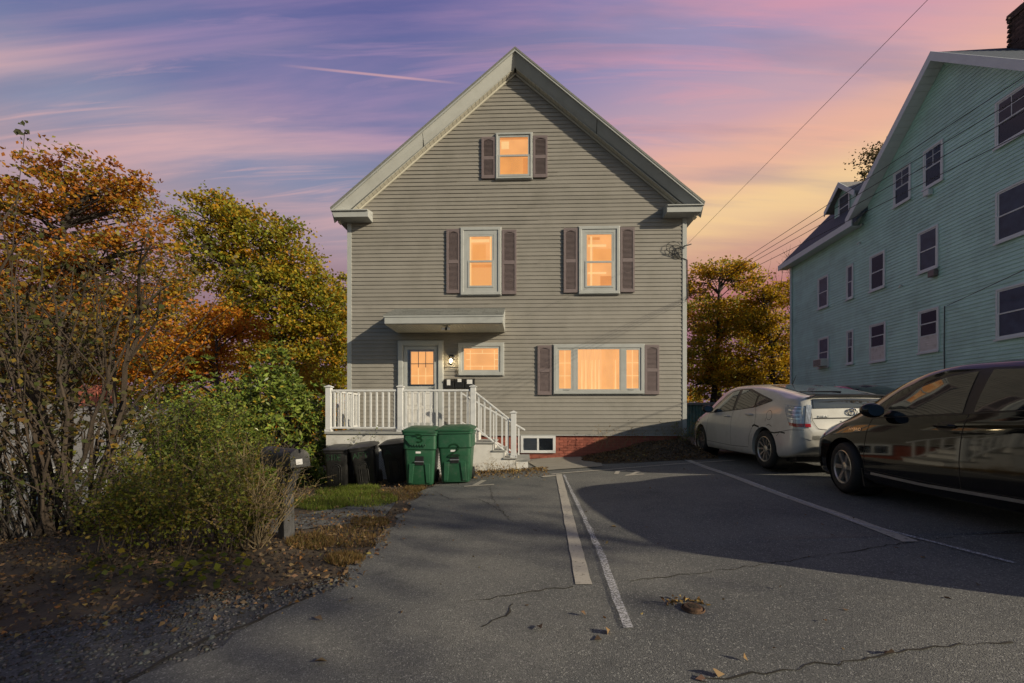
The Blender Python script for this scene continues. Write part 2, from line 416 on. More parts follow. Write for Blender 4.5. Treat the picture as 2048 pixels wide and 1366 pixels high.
# ------------------------------------------------------------------ mesh builder
class MB:
    def __init__(s): s.v = []; s.f = []
    def add(s, vs, fs):
        o = len(s.v); s.v += [tuple(map(float, p)) for p in vs]; s.f += [tuple(i + o for i in f) for f in fs]; return s
    def box(s, x0, x1, y0, y1, z0, z1):
        s.add([(x0, y0, z0), (x1, y0, z0), (x1, y1, z0), (x0, y1, z0), (x0, y0, z1), (x1, y0, z1), (x1, y1, z1), (x0, y1, z1)],
              [(0, 3, 2, 1), (4, 5, 6, 7), (0, 1, 5, 4), (1, 2, 6, 5), (2, 3, 7, 6), (3, 0, 4, 7)]); return s
    def frame(s, x0, x1, z0, z1, w, y0, y1, wb=None):
        """a rectangular frame standing in x and z, four mitred bars"""
        wb = w if wb is None else wb
        o = [(x0, z0), (x1, z0), (x1, z1), (x0, z1)]; i = [(x0 + w, z0 + wb), (x1 - w, z0 + wb), (x1 - w, z1 - w), (x0 + w, z1 - w)]
        vs = [(a, y, b) for y in (y0, y1) for a, b in o + i]
        fs = []
        for k in range(4):
            n = (k + 1) % 4
            fs += [(k, n, 4 + n, 4 + k), (8 + k, 12 + k, 12 + n, 8 + n), (k, 8 + k, 8 + n, n), (4 + k, 4 + n, 12 + n, 12 + k)]
        s.add(vs, fs); return s
    def hexa(s, lo, hi):
        """solid between two quads"""
        s.add(list(lo) + list(hi), [(0, 3, 2, 1), (4, 5, 6, 7), (0, 1, 5, 4), (1, 2, 6, 5), (2, 3, 7, 6), (3, 0, 4, 7)]); return s
    def prism(s, poly, a, b, axis='y'):
        n = len(poly)
        mk = {'y': lambda p, t: (p[0], t, p[1]), 'x': lambda p, t: (t, p[0], p[1]), 'z': lambda p, t: (p[0], p[1], t)}[axis]
        s.add([mk(p, a) for p in poly] + [mk(p, b) for p in poly],
              [tuple(range(n - 1, -1, -1)), tuple(range(n, 2 * n))] + [(i, (i + 1) % n, n + (i + 1) % n, n + i) for i in range(n)]); return s
    def tube(s, pts, rad, n=6, cap=True):
        pts = [Vector(p) for p in pts]
        if isinstance(rad, (int, float)): rad = [rad] * len(pts)
        o = len(s.v); up = Vector((0.13, 0.21, 0.97))
        for i, p in enumerate(pts):
            d = (pts[min(i + 1, len(pts) - 1)] - pts[max(i - 1, 0)])
            if d.length < 1e-9: d = Vector((0, 0, 1))
            d.normalize()
            a = d.cross(up)
            if a.length < 0.1: a = d.cross(Vector((1, 0, 0)))
            a.normalize(); b = d.cross(a)
            for k in range(n):
                t = 2 * math.pi * k / n
                s.v.append(tuple(p + (a * math.cos(t) + b * math.sin(t)) * rad[i]))
        for i in range(len(pts) - 1):
            for k in range(n):
                s.f.append((o + i * n + k, o + i * n + (k + 1) % n, o + (i + 1) * n + (k + 1) % n, o + (i + 1) * n + k))
        if cap:
            s.f.append(tuple(o + k for k in range(n))[::-1]); s.f.append(tuple(o + (len(pts) - 1) * n + k for k in range(n)))
        return s
    def lathe(s, prof, n=24, axis='z', c=(0, 0, 0)):
        o = len(s.v)
        for r, h in prof:
            for k in range(n):
                t = 2 * math.pi * k / n; a, b = r * math.cos(t), r * math.sin(t)
                s.v.append({'z': (c[0] + a, c[1] + b, c[2] + h), 'x': (c[0] + h, c[1] + a, c[2] + b), 'y': (c[0] + a, c[1] + h, c[2] + b)}[axis])
        for i in range(len(prof) - 1):
            for k in range(n):
                s.f.append((o + i * n + k, o + i * n + (k + 1) % n, o + (i + 1) * n + (k + 1) % n, o + (i + 1) * n + k))
        return s
    def grid(s, P):
        """P[i][j] points"""
        o = len(s.v); a, b = len(P), len(P[0])
        for row in P: s.v += [tuple(map(float, p)) for p in row]
        for i in range(a - 1):
            for j in range(b - 1):
                s.f.append((o + i * b + j, o + i * b + j + 1, o + (i + 1) * b + j + 1, o + (i + 1) * b + j))
        return s
    def mesh(s, name):
        me = bpy.data.meshes.new(name); me.from_pydata(s.v, [], s.f); me.validate(); me.update(); return me
    def build(s, name, m, parent=None, loc=None, smooth=False, angle=40, fix=True):
        me = s.mesh(name)
        if fix:
            import bmesh
            bm = bmesh.new(); bm.from_mesh(me); bmesh.ops.recalc_face_normals(bm, faces=bm.faces); bm.to_mesh(me); bm.free()
        if smooth:
            me.shade_smooth(); me.set_sharp_from_angle(angle=R(angle))
        return link(name, me, m, parent, loc)

def link(name, me, m, parent=None, loc=None):
    o = bpy.data.objects.new(name, me); COL.objects.link(o)
    if m is not None and len(me.materials) == 0: me.materials.append(M[m] if isinstance(m, str) else m)
    if parent is not None: o.parent = parent
    if loc is not None: o.location = loc
    return o
def tag(o, label=None, cat=None, group=None, kind=None):
    if label: o['label'] = label
    if cat: o['category'] = cat
    if group: o['group'] = group
    if kind: o['kind'] = kind
    return o
def empty(name, loc=(0, 0, 0), rz=0.0):
    o = bpy.data.objects.new(name, None); COL.objects.link(o); o.location = loc; o.rotation_euler = (0, 0, rz); o.empty_display_size = .2
    return o
def copy_tree(o, parent=None):
    c = o.copy(); COL.objects.link(c); c.parent = parent
    for ch in list(o.children): copy_tree(ch, c)
    return c
def bevel(o, w=.01, seg=2):
    md = o.modifiers.new('bevel', 'BEVEL'); md.width = w; md.segments = seg; md.limit_method = 'ANGLE'; md.angle_limit = R(35)
    return o

# ================================================================== the setting
def axis_pts(fine_a, fine_b, step, far):
    a = list(np.arange(fine_a, fine_b + 1e-6, step))
    g = step; lo = [a[0]]; hi = [a[-1]]
    while lo[-1] > -far: g *= 1.35; lo.append(lo[-1] - g)
    g = step
    while hi[-1] < far: g *= 1.35; hi.append(hi[-1] + g)
    return np.array(lo[:0:-1] + a + hi[1:])
def sheet(name, xs_of_row, ys, m, lift, zfun=gz, parent=None):
    P = []
    for y in ys:
        xs = xs_of_row(y)
        zs = zfun(xs, np.full(len(xs), y)) + lift
        P.append([(x, y, z) for x, z in zip(xs, zs)])
    return MB().grid(P).build(name, m, parent, smooth=True, angle=80)
gx = axis_pts(-16, 14, .25, 900); gy = axis_pts(-14, 14, .25, 900)
ground = sheet('ground', lambda y: gx, gy, 'soil', 0.0)
tag(ground, 'brown leaf-strewn soil around the house and under the shrubs', 'ground', kind='structure')

edge_px = [(845, 982), (800, 1035), (760, 1075), (712, 1130), (690, 1160), (560, 1226), (420, 1296), (280, 1366)]
ew = [on_ground(*p) for p in edge_px]
ey = np.array([p.y for p in ew][::-1]); ex = np.array([p.x for p in ew][::-1])
ey = np.concatenate([[-16, -12], ey, [-2.2, -1.7, 5]]); ex = np.concatenate([[-6.0, -3.6], ex, [-1.55, -1.2, -1.2]])
def lot_left(y):
    return float(np.interp(y, ey, ex)) + .05 * math.sin(y * 7.3) + .03 * math.sin(y * 17.1 + 1) + .02 * math.sin(y * 41)
def lot_row(y):
    return np.linspace(lot_left(y), 8.2 if y > -7 else 16.0, 90)
lot = sheet('asphalt_lot', lot_row, np.arange(-15, 3.2, .125), 'asphalt', .012)
tag(lot, 'grey worn asphalt parking lot in front of the beige house', 'parking lot', kind='structure')

# older gravelly pavement at the lower left
gp = [on_ground(*p) for p in [(700, 1158), (610, 1176), (520, 1190), (350, 1204), (150, 1244), (0, 1282)]]
gpx = np.array([p.x for p in gp][::-1]); gpy = np.array([p.y for p in gp][::-1])
def pav_rows():
    P = []
    for x in np.linspace(-7.5, float(gp[0].x), 60):
        top = float(np.interp(x, gpx, gpy)) + .04 * math.sin(x * 9) + .03 * math.sin(x * 23)
        row = []
        for t in np.linspace(0, 1, 40):
            y = top + (-12.5 - top) * t
            row.append((x, y, float(gz(x, y)) + .006))
        P.append(row)
    return P
pav = MB().grid(pav_rows()).build('pavement', 'asphalt_old', smooth=True, angle=80)
tag(pav, 'old crumbling gravelly pavement at the lower left', 'pavement', kind='structure')

# narrow asphalt path crossing the verge
pp0 = [on_ground(*p) for p in [(792, 1006), (690, 1014), (585, 1032), (470, 1050)]]
pp1 = [on_ground(*p) for p in [(758, 1046), (680, 1050), (580, 1062), (460, 1086)]]
P = []
for t in np.linspace(0, 1, 40):
    k = t * 3; i = min(int(k), 2); f = k - i
    a = pp0[i].lerp(pp0[i + 1], f); b = pp1[i].lerp(pp1[i + 1], f)
    row = []
    for s_ in np.linspace(0, 1, 9):
        q = a.lerp(b, s_); w = .03 * math.sin(t * 31) if s_ in (0, 1) else 0
        row.append((q.x, q.y + w, float(gz(q.x, q.y)) + .009))
    P.append(row)
path = MB().grid(P).build('path', 'asphalt', smooth=True, angle=80)
tag(path, 'narrow asphalt path crossing the grass verge beside the mailbox', 'path', kind='structure')

# concrete apron by the foundation
ca = [on_ground(*p) for p in [(1050, 922), (1195, 905), (1205, 935), (1085, 944)]]
P = [[ca[0].lerp(ca[3], v).lerp(ca[1].lerp(ca[2], v), u) for v in np.linspace(0, 1, 10)] for u in np.linspace(0, 1, 14)]
P = [[(p.x, min(p.y, -.02), float(gz(p.x, p.y)) + .03) for p in r] for r in P]
apron = MB().grid(P).build('concrete_apron', 'concrete', smooth=True)
tag(apron, 'small pale concrete apron below the basement window', 'pavement', kind='structure')

# earth bank at the right corner of the house
def bank_h(x, y):
    return .34 * sm(1.15, 3.7, x) * (1 - sm(3.95, 4.45, x)) * sm(-1.5, -.15, y) + .03 * np.sin(x * 6) * np.sin(y * 7) * sm(1.2, 2, x) * (1 - sm(3.8, 4.3, x)) * sm(-1.4, -.9, y)
P = []
for y in np.linspace(-1.65, .9, 44):
    P.append([(x, y, float(gz(x, y) + bank_h(x, y)) + (.022 if bank_h(x, y) > .004 else -.02)) for x in np.linspace(1.0, 4.6, 60)])
bank = MB().grid(P).build('earth_bank', 'soil', smooth=True)
tag(bank, 'low bank of earth and dead leaves at the foundation', 'bank', kind='structure')

# painted markings: parts of the lot
def strip(name, pts, w0, w1, m, lift, parent=lot, nw=1, jag=0.0):
    """a painted strip following the ground through world points"""
    pts = [Vector((p.x, p.y, 0)) for p in pts]
    dense = []
    for a, b in zip(pts[:-1], pts[1:]):
        n = max(2, int((b - a).length / .12))
        dense += [a.lerp(b, i / n) for i in range(n)]
    dense.append(pts[-1])
    P = []
    for i, p in enumerate(dense):
        d = dense[min(i + 1, len(dense) - 1)] - dense[max(i - 1, 0)]; d.normalize()
        n = Vector((-d.y, d.x, 0)); w = w0 + (w1 - w0) * i / (len(dense) - 1)
        row = []
        for k in range(nw + 1):
            q = p + n * (w * (k / nw - .5) + jag * random.uniform(-1, 1))
            row.append((q.x, q.y, float(gz(q.x, q.y)) + lift))
        P.append(row)
    return MB().grid(P).build(name, m, parent, fix=False)
def px(*pts): return [on_ground(*p) for p in pts]
strip('parking_line', px((1118, 950), (1140, 1050), (1168, 1173)), .115, .115, 'road_paint', .018, jag=.004)
strip('parking_line', px((1376, 922), (1600, 1005), (1822, 1087)), .130, .130, 'road_paint', .018, jag=.004)
strip('parking_line', px((1103, 950), (1260, 937), (1470, 922)), .075, .075, 'road_paint', .021, jag=.003)
strip('parking_line', px((1084, 956), (1112, 953)), .14, .12, 'road_paint', .024)
strip('sprayed_line', px((1128, 952), (1150, 1000), (1185, 1075), (1205, 1120), (1235, 1205), (1258, 1264)), .035, .060, 'chalk', .026, nw=2, jag=.006)
strip('sprayed_line', px((1352, 916), (1470, 955), (1600, 1005), (1720, 1052), (1850, 1085), (2030, 1132)), .035, .045, 'chalk', .026, nw=2, jag=.006)
# the painted bay numbers
strip('bay_number', px((968, 962), (950, 972)), .11, .11, 'road_paint', .018)
strip('bay_number', px((928, 975), (988, 971)), .09, .09, 'road_paint', .021)
two = px((1232, 950), (1236, 944), (1252, 942), (1268, 943), (1277, 945), (1262, 951), (1250, 953), (1288, 950))
strip('bay_number', two, .085, .085, 'road_paint', .020)
# cracks in the asphalt
def crack(pts, w, seed):
    r = random.Random(seed); q = px(*pts); out = []
    for a, b in zip(q[:-1], q[1:]):
        n = max(3, int((b - a).length / .06))
        for i in range(n):
            p = a.lerp(b, i / n); out.append(p + Vector((r.uniform(-1, 1) * .02, r.uniform(-1, 1) * .02, 0)))
    P = []
    for i, p in enumerate(out):
        d = out[min(i + 1, len(out) - 1)] - out[max(i - 1, 0)]; d.z = 0; d.normalize(); n = Vector((-d.y, d.x, 0)); k = w * r.uniform(.3, 1.4)
        P.append([((p + n * s * k).x, (p + n * s * k).y, float(gz(p.x, p.y)) + .0155) for s in (-.5, .5)])
    MB().grid(P).build('crack', 'crack', lot, fix=False)
crack([(1420, 1366), (1560, 1345), (1720, 1325), (1840, 1300), (2048, 1290)], .011, 1)
crack([(1250, 1166), (1420, 1147), (1560, 1128), (1700, 1106), (1830, 1085), (2048, 1062)], .009, 2)
crack([(940, 1206), (1000, 1198), (1060, 1186), (1160, 1176)], .010, 3)
crack([(968, 1255), (1000, 1240), (1024, 1226), (1020, 1208)], .012, 4)
crack([(870, 985), (900, 1000), (960, 1000), (1000, 1022), (1030, 1050)], .010, 5)
crack([(980, 975), (985, 1000), (1010, 1030)], .008, 6)
crack([(250, 1366), (420, 1280), (560, 1225), (640, 1185)], .030, 7)

# ================================================================== beige house
house = empty('beige_house', (0, 0, 0))
tag(house, 'beige clapboard gable house with lit windows and plum shutters', 'house')
XL, XR = at(701, 600, 0).x, at(1366, 600, 0).x
Z0 = at(1200, 869, 0).z
OV = .34                                  # roof overhang in front of the wall
apex = at(1030, 97, -OV)
ZR = apex.z; XM = apex.x
eave_l = at(662, 418, -OV); eave_r = at(1408, 407, -OV)
HW = (eave_r.x - eave_l.x) / 2; ZE = (eave_l.z + eave_r.z) / 2
SL = (ZR - ZE) / HW                        # roof pitch
DEPTH = 6.5
RT = .40                                   # depth of the rake board, measured upright
def roof_under(x): return ZR - RT - SL * abs(x - XM)
# core of the house behind the boards
core = MB()
zt = roof_under(XM); ze = roof_under(XR)
core.prism([(XL, Z0), (XR, Z0), (XR, roof_under(XR)), (XM, zt), (XL, roof_under(XL))], 0.0, DEPTH)
wall = core.build('wall', 'siding', house)
# clapboards, one mesh each
EXPO = .1016
def clapboard(name, xa0, xb0, xa1, xb1, z, par, m, h=EXPO, out=.020):
    """bottom edge xa0..xb0, top edge xa1..xb1, facing -y"""
    b = MB()
    vs = []; oa, ob = out + random.uniform(-.003, .003), out + random.uniform(-.003, .003); da, db = random.uniform(-.0022, .0022), random.uniform(-.0022, .0022)
    for xa, xb, zz, k, j in ((xa0, xb0, z, 0, 1), (xa0, xb0, z, 1, 1), (xa0, xb0, z + .012, 1, 1), (xa1, xb1, z + h + .002, 2, 0), (xa1, xb1, z + h + .002, 0, 0)):
        vs += [(xa, (.002, -oa, -.005)[k], zz + da * j), (xb, (.002, -ob, -.005)[k], zz + db * j)]
    fs = [(0, 1, 3, 2), (2, 3, 5, 4), (4, 5, 7, 6), (6, 7, 9, 8), (0, 2, 4, 6, 8), (1, 9, 7, 5, 3)]
    return b.add(vs, fs).build(name, m, par, fix=False)
z = Z0; k = 0
while z < roof_under(XM) - .03:
    def span(zz):
        half = (roof_under(XM) - zz) / SL
        return max(XL, XM - half), min(XR, XM + half)
    a0, b0 = span(z); a1, b1 = span(z + EXPO)
    if b1 - a1 > .05:
        if b0 - a0 > 3.5:
            j = a0 + (b0 - a0) * random.uniform(.25, .75)
            clapboard('siding_board', a0, j + .01, a1, j + .01, z, wall, 'siding', out=.0215)
            clapboard('siding_board', j, b0, j, b1, z, wall, 'siding', out=.0190)
        else:
            clapboard('siding_board', a0, b0, a1, b1, z, wall, 'siding')
    z += EXPO; k += 1
# corner boards
for xa, xb in ((XL - .075, XL + .035), (XR - .02, XR + .085)):
    MB().box(xa, xb, -.03, .12, Z0 - .01, ze - .02).build('corner_board', 'trim', house)
# starter strip under the lowest board
MB().box(XL, XR, -.024, .0, Z0 - .03, Z0 - .004).build('starter_strip', 'trim', house)

# roof
for s in (-1, 1):
    b = MB(); x0 = XM; x1 = XM + s * (HW + .0)
    t = .05
    b.hexa([(x0, -OV - .03, ZR - .02), (x1, -OV - .03, ZE - .02), (x1, DEPTH + .3, ZE - .02), (x0, DEPTH + .3, ZR - .02)],
           [(x0, -OV - .03, ZR - .02 + t), (x1 + s * .02, -OV - .03, ZE - .02 + t), (x1 + s * .02, DEPTH + .3, ZE - .02 + t), (x0, DEPTH + .3, ZR - .02 + t)])
    rf = b.build('roof_slope', 'shingle', house)
    # rake board with a drip edge
    b = MB(); zz = lambda x: ZR - .025 - SL * abs(x - XM)
    xe = XM + s * (HW - .005)
    b.hexa([(XM, -OV + .17, zz(XM) - .30), (xe, -OV + .17, zz(xe) - .30 + .06), (xe, -OV + .20, zz(xe) - .30 + .06), (XM, -OV + .20, zz(XM) - .30)],
           [(XM, -OV, zz(XM)), (xe, -OV, zz(xe)), (xe, -OV + .03, zz(xe)), (XM, -OV + .03, zz(XM))])
    rk = b.build('rake_board', 'trim', house)
    b = MB()
    b.hexa([(XM, -OV - .022, zz(XM) - .045), (xe, -OV - .022, zz(xe) - .045), (xe, -OV - .003, zz(xe) - .045), (XM, -OV - .003, zz(XM) - .045)],
           [(XM, -OV - .022, zz(XM) + .003), (xe, -OV - .022, zz(xe) + .003), (xe, -OV - .003, zz(xe) + .003), (XM, -OV - .003, zz(XM) + .003)])
    b.build('drip_edge', 'trim', rk)
    # joint in the cladding
    xj = XM + s * HW * (.50 if s < 0 else .44)
    b = MB(); b.hexa([(xj - .006, -OV + .165, zz(xj) - .30), (xj + .006, -OV + .165, zz(xj) - .30), (xj + .006, -OV + .175, zz(xj) - .30), (xj - .006, -OV + .175, zz(xj) - .30)],
                     [(xj - .012, -OV + .024, zz(xj) - .05), (xj, -OV + .024, zz(xj) - .05), (xj, -OV + .034, zz(xj) - .05), (xj - .012, -OV + .034, zz(xj) - .05)])
    b.build('cladding_joint', 'crack', rk)
    # vented soffit pieces under the rake
    n = 46; run = HW - .12
    for i in range(n):
        xa = XM + s * (.03 + run * i / n); xb = XM + s * (.03 + run * (i + 1) / n - .010)
        za, zb = ZR - .33 - SL * abs(xa - XM), ZR - .33 - SL * abs(xb - XM)
        b = MB(); b.hexa([(xa, -OV + .17, za - .014), (xb, -OV + .17, zb - .014), (xb, -.018, zb - .014), (xa, -.018, za - .014)],
                         [(xa, -OV + .17, za), (xb, -OV + .17, zb), (xb, -.018, zb), (xa, -.018, za)])
        b.build('soffit_panel', 'soffit', rf)
    b = MB(); xa, xb = XM + s * .02, XM + s * (HW - .1); f = lambda x: ZR - .322 - SL * abs(x - XM)
    b.hexa([(xa, -OV + .17, f(xa)), (xb, -OV + .17, f(xb)), (xb, 0, f(xb)), (xa, 0, f(xa))],
           [(xa, -OV + .17, f(xa) + .01), (xb, -OV + .17, f(xb) + .01), (xb, 0, f(xb) + .01), (xa, 0, f(xa) + .01)]).build('soffit_backing', 'trim', rf)
    # J moulding where soffit meets wall
    b = MB(); g = lambda x: roof_under(x) + .045
    xb = XM + s * (XR - XM + .02)
    b.hexa([(XM, -.045, g(XM) - .05), (xb, -.045, g(xb) - .05), (xb, -.018, g(xb) - .05), (XM, -.018, g(XM) - .05)],
           [(XM, -.045, g(XM)), (xb, -.045, g(xb)), (xb, -.018, g(xb)), (XM, -.018, g(XM))]).build('frieze_moulding', 'soffit', house)
# eave boxes and returns
for s in (-1, 1):
    xe = XM + s * (HW - .01); xw = XL if s < 0 else XR
    zb = at(700, 434, -OV).z; zt_ = zb + .155
    xi = at(736, 430, -OV).x if s < 0 else at(1334, 425, -OV).x
    b = MB(); b.prism([(xi, zb), (xe - s * .07, zb), (xe, zt_ + .01), (xi, zt_)] if s > 0 else [(xi, zb), (xi, zt_), (xe, zt_ + .01), (xe - s * .07, zb)], -OV - .012, .0)
    r_ = b.build('eave_return', 'trim', house)
    b = MB(); lo, hi = min(xi, xe), max(xi, xe)
    b.hexa([(lo, -OV - .05, zt_ - .01), (hi, -OV - .05, zt_ - .01), (hi, -.01, zt_ + .012), (lo, -.01, zt_ + .012)],
           [(lo, -OV - .05, zt_ + .015), (hi, -OV - .05, zt_ + .015), (hi, -.01, zt_ + .12), (lo, -.01, zt_ + .12)]).build('return_cap', 'trim', r_)
    # side eave running back
    b = MB(); b.prism([(xw, zb), (xe - s * .07, zb), (xe, zt_), (xw, zt_ + .3)] if s > 0 else [(xw, zb), (xw, zt_ + .3), (xe, zt_), (xe - s * .07, zb)], .003, DEPTH)
    b.build('side_eave', 'trim', house)

# foundation of painted bricks
fd = MB().box(XL + .03, XR - .03, .035, DEPTH, -1.2, Z0 - .005).build('foundation', 'mortar', house)
BW, BH = .205, .0675
bme = MB().box(0, BW - .011, -.004, .03, 0, BH - .010).mesh('brick'); bme.materials.append(M['brick_red'])
x_start = at(1000, 880, 0).x
row = 0; zz_ = Z0 - .006 - BH
while zz_ > -.28:
    x = x_start - (row % 2) * BW / 2
    while x < XR - .03 - BW:
        w0, w1 = at(1040, 880, 0), at(1112, 907, 0)
        if not (x + BW > w0.x and x < w1.x and zz_ + BH > w1.z):
            o = link('brick', bme, None, fd, (x, random.uniform(.026, .034), zz_))
        x += BW
    zz_ -= BH; row += 1

# ---- windows
def rect(l, r, t, b_, yy=0.0):
    p = at(l, (t + b_) / 2, yy); q = at(r, (t + b_) / 2, yy)
    return p.x, q.x, at((l + r) / 2, b_, yy).z, at((l + r) / 2, t, yy).z
def casing(l, r, t, b_, w=.09, deep=.075):
    x0, x1, z0, z1 = rect(l, r, t, b_)
    c = MB(); c.frame(x0, x1, z0, z1, w, -deep, -.004)
    c.frame(x0 - .018, x1 + .018, z0 - .018, z1 + .018, .018, -.045, -.002)
    o = c.build('window', 'trim', house)
    bevel(o, .008, 2)
    o.location.y = -.010
    return o, x0 + w, x1 - w, z0 + w, z1 - w
def sash(par, x0, x1, z0, z1, w=.04, y0=-.058, y1=-.026, m='trim'):
    MB().frame(x0, x1, z0, z1, w, y0, y1).build('sash', m, par)
    MB().box(x0 + w, x1 - w, y0 + .004, y0 + .008, z0 + w, z1 - w).build('pane', 'glass', par)
def lit(par, x0, x1, z0, z1, m='glow', y=-.021):
    MB().box(x0, x1, y - .004, y, z0, z1).build('lit_blind', m, par)
def double_hung(l, r, t, b_, gl, gr, gm, w=.09):
    o, x0, x1, z0, z1 = casing(l, r, t, b_, w)
    gx0, gx1 = at(gl, gm, 0).x, at(gr, gm, 0).x; zm = at(gl, gm, 0).z
    # stepped inner frame
    MB().frame(x0, x1, z0, z1, max(.012, gx0 - x0 - .045), -.055, -.006).build('inner_frame', 'trim', o)
    i = max(.012, gx0 - x0 - .045); ix0, ix1, iz0, iz1 = x0 + i, x1 - i, z0 + i, z1 - i
    sash(o, ix0, ix1, zm - .02, iz1, .042, -.050, -.034)
    sash(o, ix0, ix1, iz0, zm + .022, .045, -.066, -.0505)
    lit(o, ix0, ix1, zm, iz1, 'glow'); lit(o, ix0, ix1, iz0, zm - .001, 'glow_frost' if l < 1000 and t > 400 else ('glow_dusk' if t < 300 else 'glow'))
    return o, ix0, ix1, iz0, iz1, zm
wa = double_hung(992, 1064, 269, 360, 1000, 1060, 315, .05)
w2 = double_hung(922, 1002, 457, 591, 940, 988, 525, .075)
w3 = double_hung(1157, 1238, 455, 589, 1173, 1222, 526, .075)
def lit_bar(o, l, r, t, b_, m='glow_pale', y=-.027):
    x0, x1, z0, z1 = rect(l, r, t, b_)
    MB().box(x0, x1, y - .003, y, z0, z1).build('lit_room_strip', m, o)  # glowing strips paint brighter and dimmer parts of the room
lit_bar(w2[0], 942, 979, 480, 486); lit_bar(w2[0], 940, 943, 474, 579)
lit_bar(w2[0], 980, 983, 474, 522); lit_bar(w3[0], 1175, 1212, 490, 495)
lit_bar(w3[0], 1175, 1212, 545, 549); lit_bar(w3[0], 1180, 1184, 474, 579)
lit_bar(w2[0], 983.5, 988, 474, 521, 'glow_deep'); lit_bar(w2[0], 946, 972, 490, 521, 'glow_dusk', -.0255); lit_bar(w2[0], 944, 986, 530, 536, 'glow_deep', -.0255)
lit_bar(w3[0], 1186, 1222, 499, 522, 'glow_dusk', -.0255); lit_bar(w3[0], 1200, 1222, 553, 579, 'glow_deep', -.0255); lit_bar(w3[0], 1176, 1199, 476, 481, 'glow_deep', -.0255)
lit_bar(wa[0], 1000, 1060, 276, 281, 'glow_deep', -.0255); lit_bar(wa[0], 1046, 1060, 318, 354, 'glow_deep', -.0255); lit_bar(wa[0], 1003, 1018, 285, 300, 'glow_pale', -.0255)
# picture window with side casements
o, x0, x1, z0, z1 = casing(1107, 1287, 690, 788, .085)
m1, m2 = at(1149, 740, 0).x, at(1244, 740, 0).x
for xm in (m1, m2):
    MB().box(xm - .045, xm + .045, -.062, -.006, z0 + .003, z1 - .003).build('mullion', 'trim', o)
sash(o, x0 + .002, m1 - .047, z0 + .002, z1 - .002, .05); sash(o, m2 + .047, x1 - .002, z0 + .002, z1 - .002, .05); sash(o, m1 + .047, m2 - .047, z0 + .002, z1 - .002, .03)
lit(o, x0, x1, z0, z1, 'glow', -.020)
for a, b in ((x0, m1), (m2, x1)):
    a, b = (a + .05, b - .095) if a == x0 else (a + .095, b - .05)
    g = MB(); xm = (a + b) / 2; g.box(xm - .010, xm + .010, -.032, -.026, z0 + .05, z1 - .05)
    for f in (1 / 3, 2 / 3): g.box(a, b, -.0325, -.0265, z0 + .05 + (z1 - z0 - .1) * f - .008, z0 + .05 + (z1 - z0 - .1) * f + .008)
    g.build('grille', 'glow_pale', o)
    MB().box(b - .17 if a < 0.9 else a + .05, b - .03 if a < 0.9 else a + .2, -.075, -.052, z0 + .018, z0 + .032).build('crank_handle', 'trim', o)
# curtain folds
def curtain(xa, xb, amp, nf, dens, m):
    P = []
    for i in range(161):
        u = i / 160; x = xa + (xb - xa) * u
        y = -.027 - amp * (.5 + .5 * math.sin(2 * math.pi * nf * (u + .05 * math.sin(9 * u)) + 1.3 * math.sin(5 * u)))
        P.append([(x, y, z0 + .03), (x, y, z1 - .03)])
    MB().grid(P).build('curtain', m, o, smooth=True, angle=180)
xc = at(1203, 740, 0).x
curtain(m1 + .075, xc, .018, 7, 1, 'glow_curtain'); curtain(xc + .02, m2 - .07, .012, 4, 1, 'glow')
for px_ in (1163, 1171, 1183, 1190, 1197, 1230):
    x = at(px_, 740, 0).x
    MB().hexa([(x - .022, -.049, z0 + .035), (x + .022, -.049, z0 + .035), (x + .022, -.046, z0 + .035), (x - .022, -.046, z0 + .035)],
              [(x - .004, -.049, z1 - .3), (x + .010, -.049, z1 - .3), (x + .010, -.046, z1 - .3), (x - .004, -.046, z1 - .3)]).build('curtain_fold', 'glow_pale', o)
# small window with border grille
o, x0, x1, z0, z1 = casing(918, 1007, 687, 751, .085)
sash(o, x0, x1, z0, z1, .05)
lit(o, x0, x1, z0, z1)
a0, a1, c0, c1 = rect(933, 997, 701, 740)
g = MB()
for f in (.125, .875): g.box(a0 + (a1 - a0) * f - .010, a0 + (a1 - a0) * f + .010, -.0325, -.0265, c0, c1)
for f in (.19, .84): g.box(a0, a1, -.0335, -.0275, c0 + (c1 - c0) * f - .009, c0 + (c1 - c0) * f + .009)
g.box((a0 + a1) / 2 - .009, (a0 + a1) / 2 + .009, -.0325, -.0265, c0, c0 + .19 * (c1 - c0)); g.box((a0 + a1) / 2 - .009, (a0 + a1) / 2 + .009, -.0325, -.0265, c0 + .84 * (c1 - c0), c1)
g.box(a0, a0 + .125 * (a1 - a0), -.0345, -.0285, c0 + .51 * (c1 - c0), c0 + .55 * (c1 - c0)); g.box(a1 - .125 * (a1 - a0), a1, -.0345, -.0285, c0 + .51 * (c1 - c0), c0 + .55 * (c1 - c0))
g.build('grille', 'glow_pale', o)
# basement slider
x0, x1, z0, z1 = rect(1041, 1111, 871, 906)
bw = MB().frame(x0, x1, z0, z1, .07, -.02, .05).build('basement_window', 'white', house); bevel(bw, .006)
xm = (x0 + x1) / 2
MB().box(xm - .025, xm + .025, -.012, .03, z0 + .072, z1 - .072).build('mullion', 'white', bw)
MB().box(x0 + .07, xm - .025, .006, .012, z0 + .07, z1 - .07).build('pane', 'glass', bw)
MB().box(xm + .025, x1 - .07, .012, .018, z0 + .07, z1 - .07).build('pane', 'glass', bw)
MB().box(x0 + .07, xm - .026, .020, .025, z0 + .07, z1 - .07).build('blind', 'deck', bw)
MB().box(xm + .026, x1 - .07, .022, .027, z0 + .07, z1 - .07).build('dark_interior', 'dark_room', bw)

